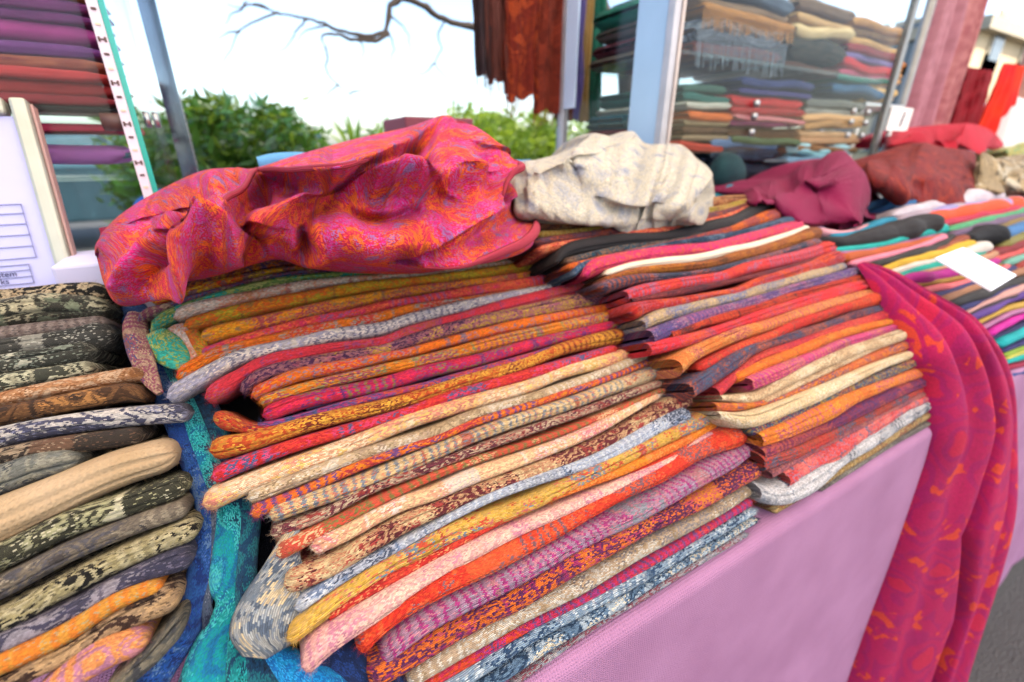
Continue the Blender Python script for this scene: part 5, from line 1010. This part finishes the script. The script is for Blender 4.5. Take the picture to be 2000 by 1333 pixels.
bush_px(1050, 200, 400, 130, 10.5, 5000, .075, g2, 206, 'sunlit bush just left of the cabinet post', 8)
bush_px(1170, 225, 400, 160, 11.5, 3500, .075, g3, 207, 'green bush seen through the cabinet side pane', 8)
bush_px(270, 210, 430, 150, 10.5, 3500, .075, g1, 208, 'dark bush behind the left cabinet glass', 6)
# spiky palm-like plant
c_ = at_y(695, 300, 10.0); pr_ = empty('fan_palm', (c_[0], c_[1], 0), 'small spiky fan palm between the two bush groups', 'palm')
MB().tube([(c_[0], c_[1], 0), (c_[0], c_[1], c_[2] - .05)], [.03, .022], 8).build('trunk', bark, pr_, True)
r = np.random.default_rng(5)
for k in range(26):
    a = r.uniform(0, 6.28); e = r.uniform(.5, 1.45); L = r.uniform(.22, .42); d = np.array([math.cos(a) * math.cos(e), math.sin(a) * math.cos(e), math.sin(e)]); w_ = np.cross(d, [0, 0, 1]); w_ /= np.linalg.norm(w_); b0 = np.array([c_[0], c_[1], c_[2] - .05])
    p1 = b0 + d * L * .5; p2 = b0 + d * L + np.array([0, 0, -.05])
    MB().add([b0, p1 + w_ * .012, p2, p1 - w_ * .012], [(0, 1, 2, 3)]).build('frond', g3, pr_)
# bare tree whose limb crosses the sky
BT = empty('bare_tree', (1.55, 9.0 * S, 0), 'leafless tree whose crooked dark limb crosses the white sky', 'tree')
P3 = lambda px, py, Yd=8.0: tuple(at_y(px, py, Yd))
MB().tube([(at_y(1230, 300, 8.6)[0], 8.6 * S, 0), P3(1235, 280, 8.6), P3(1225, 120, 8.5), P3(1180, 40, 8.4), P3(1150, -60, 8.3)], [.10, .085, .065, .055, .04], 12).build('trunk', bark, BT, True)
rj = np.random.default_rng(3)
def lr(p, rad):
    q = resample([(a, b, (c[0] if c else 8.0)) for a, b, *c in p], len(p) * 3); rr = np.interp(np.linspace(0, 1, len(q)), np.linspace(0, 1, len(rad)), rad)
    q[:, :2] += rj.normal(0, 1.6, (len(q), 2)); return MB().tube([P3(*v) for v in q], list(rr * .85 * rj.uniform(.88, 1.2, len(q))), 8)
lr([(1200, 60, 8.4), (1080, 66, 8.2), (985, 62), (925, 54), (880, 42), (850, 30), (820, 8), (795, -4), (770, 4), (758, 30), (754, 56), (742, 68), (715, 70), (680, 66), (655, 58), (632, 46), (600, 36), (560, 28), (525, 18), (480, 4)], [.055, .045, .036, .032, .027, .022, .019, .018, .017, .017, .017, .015, .012, .0115, .010, .008, .006, .005, .004, .002]).build('limb', bark, BT, True)
lr([(757, 62), (735, 80), (700, 78), (668, 72), (640, 66), (628, 74), (634, 92)], [.012, .011, .010, .009, .007, .006, .002]).build('limb', bark, BT, True)
r = np.random.default_rng(8); tw = MB()
for pth in ['634,88 642,115 640,140 662,165 684,182 702,208 716,240', '870,38 858,70 862,100 848,124 872,148 898,176 912,200', '545,24 505,40 470,62 448,95 432,118 428,150', '600,38 575,60 560,88 540,104', '700,72 712,98 706,118', '640,50 600,62 580,80', '480,4 470,20 450,30 440,52', '662,165 640,185 628,205', '848,124 828,140 812,136', '470,62 445,64 425,75', '760,30 790,52 800,80 795,110', '755,58 770,90 762,120 775,140', '525,18 500,10 470,14 440,6', '684,182 700,176 722,180']:
    p = [(a + r.normal(0, 2), b + r.normal(0, 2)) if k else (a, b) for k, (a, b) in enumerate(pp(pth))]
    q_ = resample([(a, b, 0) for a, b in p], 14); tw.tube([P3(a + (r.normal(0, 1.2) if 0 < k else 0), b) for k, (a, b, _) in enumerate(q_)], list(np.linspace(.0052, .0012, 14)), 5)
tw.build('twigs', bark, BT, True)['kind'] = 'stuff'

# parked car beyond the left cabinet
pc = at_y(190, 330, 26); gx0 = float(pc[0])
car = empty('parked_car', (gx0, 26 * S, 0), 'dark teal parked car blurred behind the left cabinet glass', 'car')
def prism(name, prof, x0, x1, mat, par, inset=0.0):     # side profile in (y along car, z) swept across
    n = len(prof); c0 = sum(p[0] for p in prof) / n; v = [(x0, p[0], p[1]) for p in prof] + [(x1, p[0], p[1]) for p in prof]
    return MB().add(v, [tuple(range(n)), tuple(range(n, 2 * n))[::-1]] + [(i, n + i, n + (i + 1) % n, (i + 1) % n) for i in range(n)]).build(name, mat, par, bevel=.04)
cy = 26 * S; carp = solid('dark teal car paint', '28424c', .25, .3, spec=.7); cg = solid('dark car window', '3c5c68', .1, spec=.9); tyre = solid('tyre rubber', '1c1c1e', .8)
def side(name, prof, y0, y1, mat, par): # profile along x
    n = len(prof); v = [(gx0 + p[0], y0, p[1]) for p in prof] + [(gx0 + p[0], y1, p[1]) for p in prof]
    return MB().add(v, [tuple(range(n)), tuple(range(n, 2 * n))[::-1]] + [(i, n + i, n + (i + 1) % n, (i + 1) % n) for i in range(n)]).build(name, mat, par, bevel=.03)
side('body', [(-2.1, .35), (-2.15, .75), (-1.9, .9), (-1.0, .98), (-.45, 1.42), (.9, 1.46), (1.6, 1.05), (2.1, .98), (2.15, .4)], cy, cy + 1.7, carp, car)
side('side_window', [(-.85, 1.0), (-.4, 1.36), (.1, 1.38), (.1, 1.0)], cy - .012, cy + .02, cg, car); side('side_window', [(.17, 1.0), (.17, 1.38), (.85, 1.38), (1.35, 1.03)], cy - .012, cy + .02, cg, car)
for wx in (-1.35, 1.35):
    wo = MB().tube([(gx0 + wx, cy - .03, .33), (gx0 + wx, cy + .2, .33)], .33, 24).build('wheel', tyre, car, True); MB().tube([(gx0 + wx, cy - .05, .33), (gx0 + wx, cy - .031, .33)], .19, 18).build('rim', steel, wo, True)
MB().box((gx0 + 1.7, cy - .01, .8), (gx0 + 2.12, cy + .04, .88)).build('tail_light', solid('red lamp glass', 'a02c3c', .2), car); MB().box((gx0 - 2.1, cy - .008, .68), (gx0 - 1.8, cy + .04, .78)).build('headlight', solid('clear lamp glass', 'c8d0d0', .1), car)

# building and awning far to the right
def facade(x0, y0, w_, dpt, h, c, label, rows, cols, ang=0):
    b = empty('old_building', (x0 + w_ / 2, y0 + dpt / 2, 0), label, 'building'); wm = solid('plaster ' + label[:12], c, .9, sc=.8, bump=.01); win = solid('dark pane ' + label[:9], '44505c', .2, spec=.8); trim = solid('stone trim ' + label[:9], 'b4a890', .8)
    MB().box((x0, y0, 0), (x0 + w_, y0 + dpt, h)).build('wall', wm, b); MB().box((x0 - .3, y0 - .3, h + .003), (x0 + w_ + .3, y0 + dpt + .3, h + .35)).build('cornice', trim, b)
    for i in range(rows):
        for j in range(cols):
            xx = x0 + (j + .5) * w_ / cols; zz_ = 1.2 + i * (h - 1) / rows
            f = MB().box((xx - .55, y0 - .06, zz_ - .08), (xx + .55, y0 - .004, zz_ + 1.7)).build('window', trim, b); MB().box((xx - .42, y0 - .09, zz_), (xx + .42, y0 - .063, zz_ + 1.55)).build('pane', win, f)
            f2 = MB().box((x0 - .06, y0 + (j + .5) * dpt / cols - .55, zz_ - .08), (x0 - .004, y0 + (j + .5) * dpt / cols + .55, zz_ + 1.7)).build('window', trim, b); MB().box((x0 - .09, y0 + (j + .5) * dpt / cols - .42, zz_), (x0 - .063, y0 + (j + .5) * dpt / cols + .42, zz_ + 1.55)).build('pane', win, f2)
q = at_y(1905, 200, 30); ql = np.array(at_y(1895, 120, 24)); 
facade(float(ql[0]), 24 * S, 12, 5, float(at_y(1920, 62, 24)[2]), 'c8b490', 'sandy old building blurred beyond the red hanging silk', 3, 4)
# shopper in white at the right edge
sk = solid('skin', 'b8806c', .5); wht = solid('white cotton shirt', 'd8d8dc', .85, var=.04); capm = solid('grey-blue cap', '5c6c84', .8); blu = solid('blue trousers', '2c3858', .85)
hp = at_y(2004, 112, 2.95); PX, PY, HZ = float(hp[0]) + .03, 2.95 * S, float(hp[2])
person = empty('person', (PX, PY, 0), 'person in white shirt and grey-blue cap browsing at right edge', 'person')
def skin_body(name, vs, es, rad, mat, par, root=0):
    me = bpy.data.meshes.new(name); me.from_pydata(vs, es, []); me.update(); o = link(name, me, mat, par, False)
    o.modifiers.new('skin', 'SKIN'); sv = me.skin_vertices[0].data
    for i, rr in enumerate(rad): sv[i].radius = (rr if isinstance(rr, tuple) else (rr, rr)); sv[i].use_root = (i == root)
    s2 = o.modifiers.new('sub', 'SUBSURF'); s2.levels = s2.render_levels = 2
    return o
sc_h = HZ / 1.62; Q = lambda x, y, z: (PX + x * sc_h, PY + y * sc_h, z * sc_h)
bv = [Q(0, 0, .95), Q(0, 0, 1.12), Q(0, -.02, 1.30), Q(0, -.03, 1.43), Q(0, -.05, 1.53), Q(0, -.07, 1.62), Q(-.01, -.06, 1.70), Q(-.20, -.03, 1.39), Q(-.26, -.08, 1.12), Q(-.24, -.30, .98), Q(-.23, -.39, .95), Q(.20, -.03, 1.39), Q(.26, -.02, 1.10), Q(.24, -.15, .90), Q(.24, -.2, .84), Q(-.10, 0, .88), Q(-.11, .0, .50), Q(-.11, .03, .08), Q(-.11, -.12, .04), Q(.10, 0, .88), Q(.11, 0, .5), Q(.11, .03, .08), Q(.11, -.12, .04)]
be = [(0, 1), (1, 2), (2, 3), (3, 4), (4, 5), (5, 6), (2, 7), (7, 8), (8, 9), (9, 10), (2, 11), (11, 12), (12, 13), (13, 14), (0, 15), (15, 16), (16, 17), (17, 18), (0, 19), (19, 20), (20, 21), (21, 22)]
br = [(.14, .10), (.13, .09), (.15, .10), .055, .06, (.085, .10), (.07, .085), .055, .045, .034, .03, .055, .045, .034, .03, .085, .06, .04, .035, .085, .06, .04, .035]
skin_body('body', bv, be, br, sk, person)
shv = [Q(0, 0, .90), Q(0, 0, 1.12), Q(0, -.02, 1.30), Q(0, -.03, 1.41), Q(-.20, -.03, 1.39), Q(-.26, -.08, 1.12), Q(-.25, -.17, 1.06), Q(.20, -.03, 1.39), Q(.26, -.02, 1.10), Q(.25, -.08, 1.0)]
skin_body('shirt', shv, [(0, 1), (1, 2), (2, 3), (2, 4), (4, 5), (5, 6), (2, 7), (7, 8), (8, 9)], [(.185, .14), (.17, .12), (.18, .125), .075, .085, .07, .065, .085, .07, .065], wht, person)
skin_body('trousers', [Q(0, 0, .93), Q(-.10, 0, .86), Q(-.11, 0, .5), Q(-.11, .03, .12), Q(.10, 0, .86), Q(.11, 0, .5), Q(.11, .03, .12)], [(0, 1), (1, 2), (2, 3), (0, 4), (4, 5), (5, 6)], [(.16, .12), .11, .08, .06, .11, .08, .06], blu, person)
skin_body('cap', [Q(0, -.06, 1.68), Q(0, -.06, 1.745), Q(0, -.16, 1.69), Q(0, -.22, 1.68)], [(0, 1), (0, 2), (2, 3)], [(.115, .12), (.08, .09), (.08, .02), (.05, .008)], capm, person)

KC = .8
# unseen canopy over the stall, added and sized to shape the light
can = empty('canopy', (1.2, .2, 0), 'unseen cream canopy added above the stall to shade the scarves', 'canopy')
cm = bpy.data.materials.new('canopy cloth'); cm.use_nodes = True; g = G(cm.node_tree); bs = g.n['Principled BSDF']; bs.inputs['Base Color'].default_value = lin('d8d0c0'); bs.inputs['Roughness'].default_value = .9
tr = g.node('ShaderNodeBsdfTranslucent'); tr.inputs[0].default_value = lin('fff0dc'); mx = g.node('ShaderNodeMixShader'); mx.inputs[0].default_value = .85; g.l.new(bs.outputs[0], mx.inputs[1]); g.l.new(tr.outputs[0], mx.inputs[2]); g.l.new(mx.outputs[0], g.n['Material Output'].inputs[0])
cx_, cyy = np.linspace(-2.0, 3.9, 30), np.linspace(-2.3, 1.5, 22); gx, gy = np.meshgrid(cx_, cyy, indexing='ij'); gz = 2.75 + .25 * (1 - np.abs(gy + .4) / 1.9) - .03 * np.sin(gx * 3) ** 2
link('roof', mesh_np('roof', np.stack([gx, gy, gz], -1), grid_quads(30, 22)), cm, can)
for x_ in (-1.95, 3.85):
    for y_ in (-2.25, 1.45): MB().tube([(x_, y_, 0), (x_, y_, 2.74)], .02, 10).build('pole', white_p, can, True)
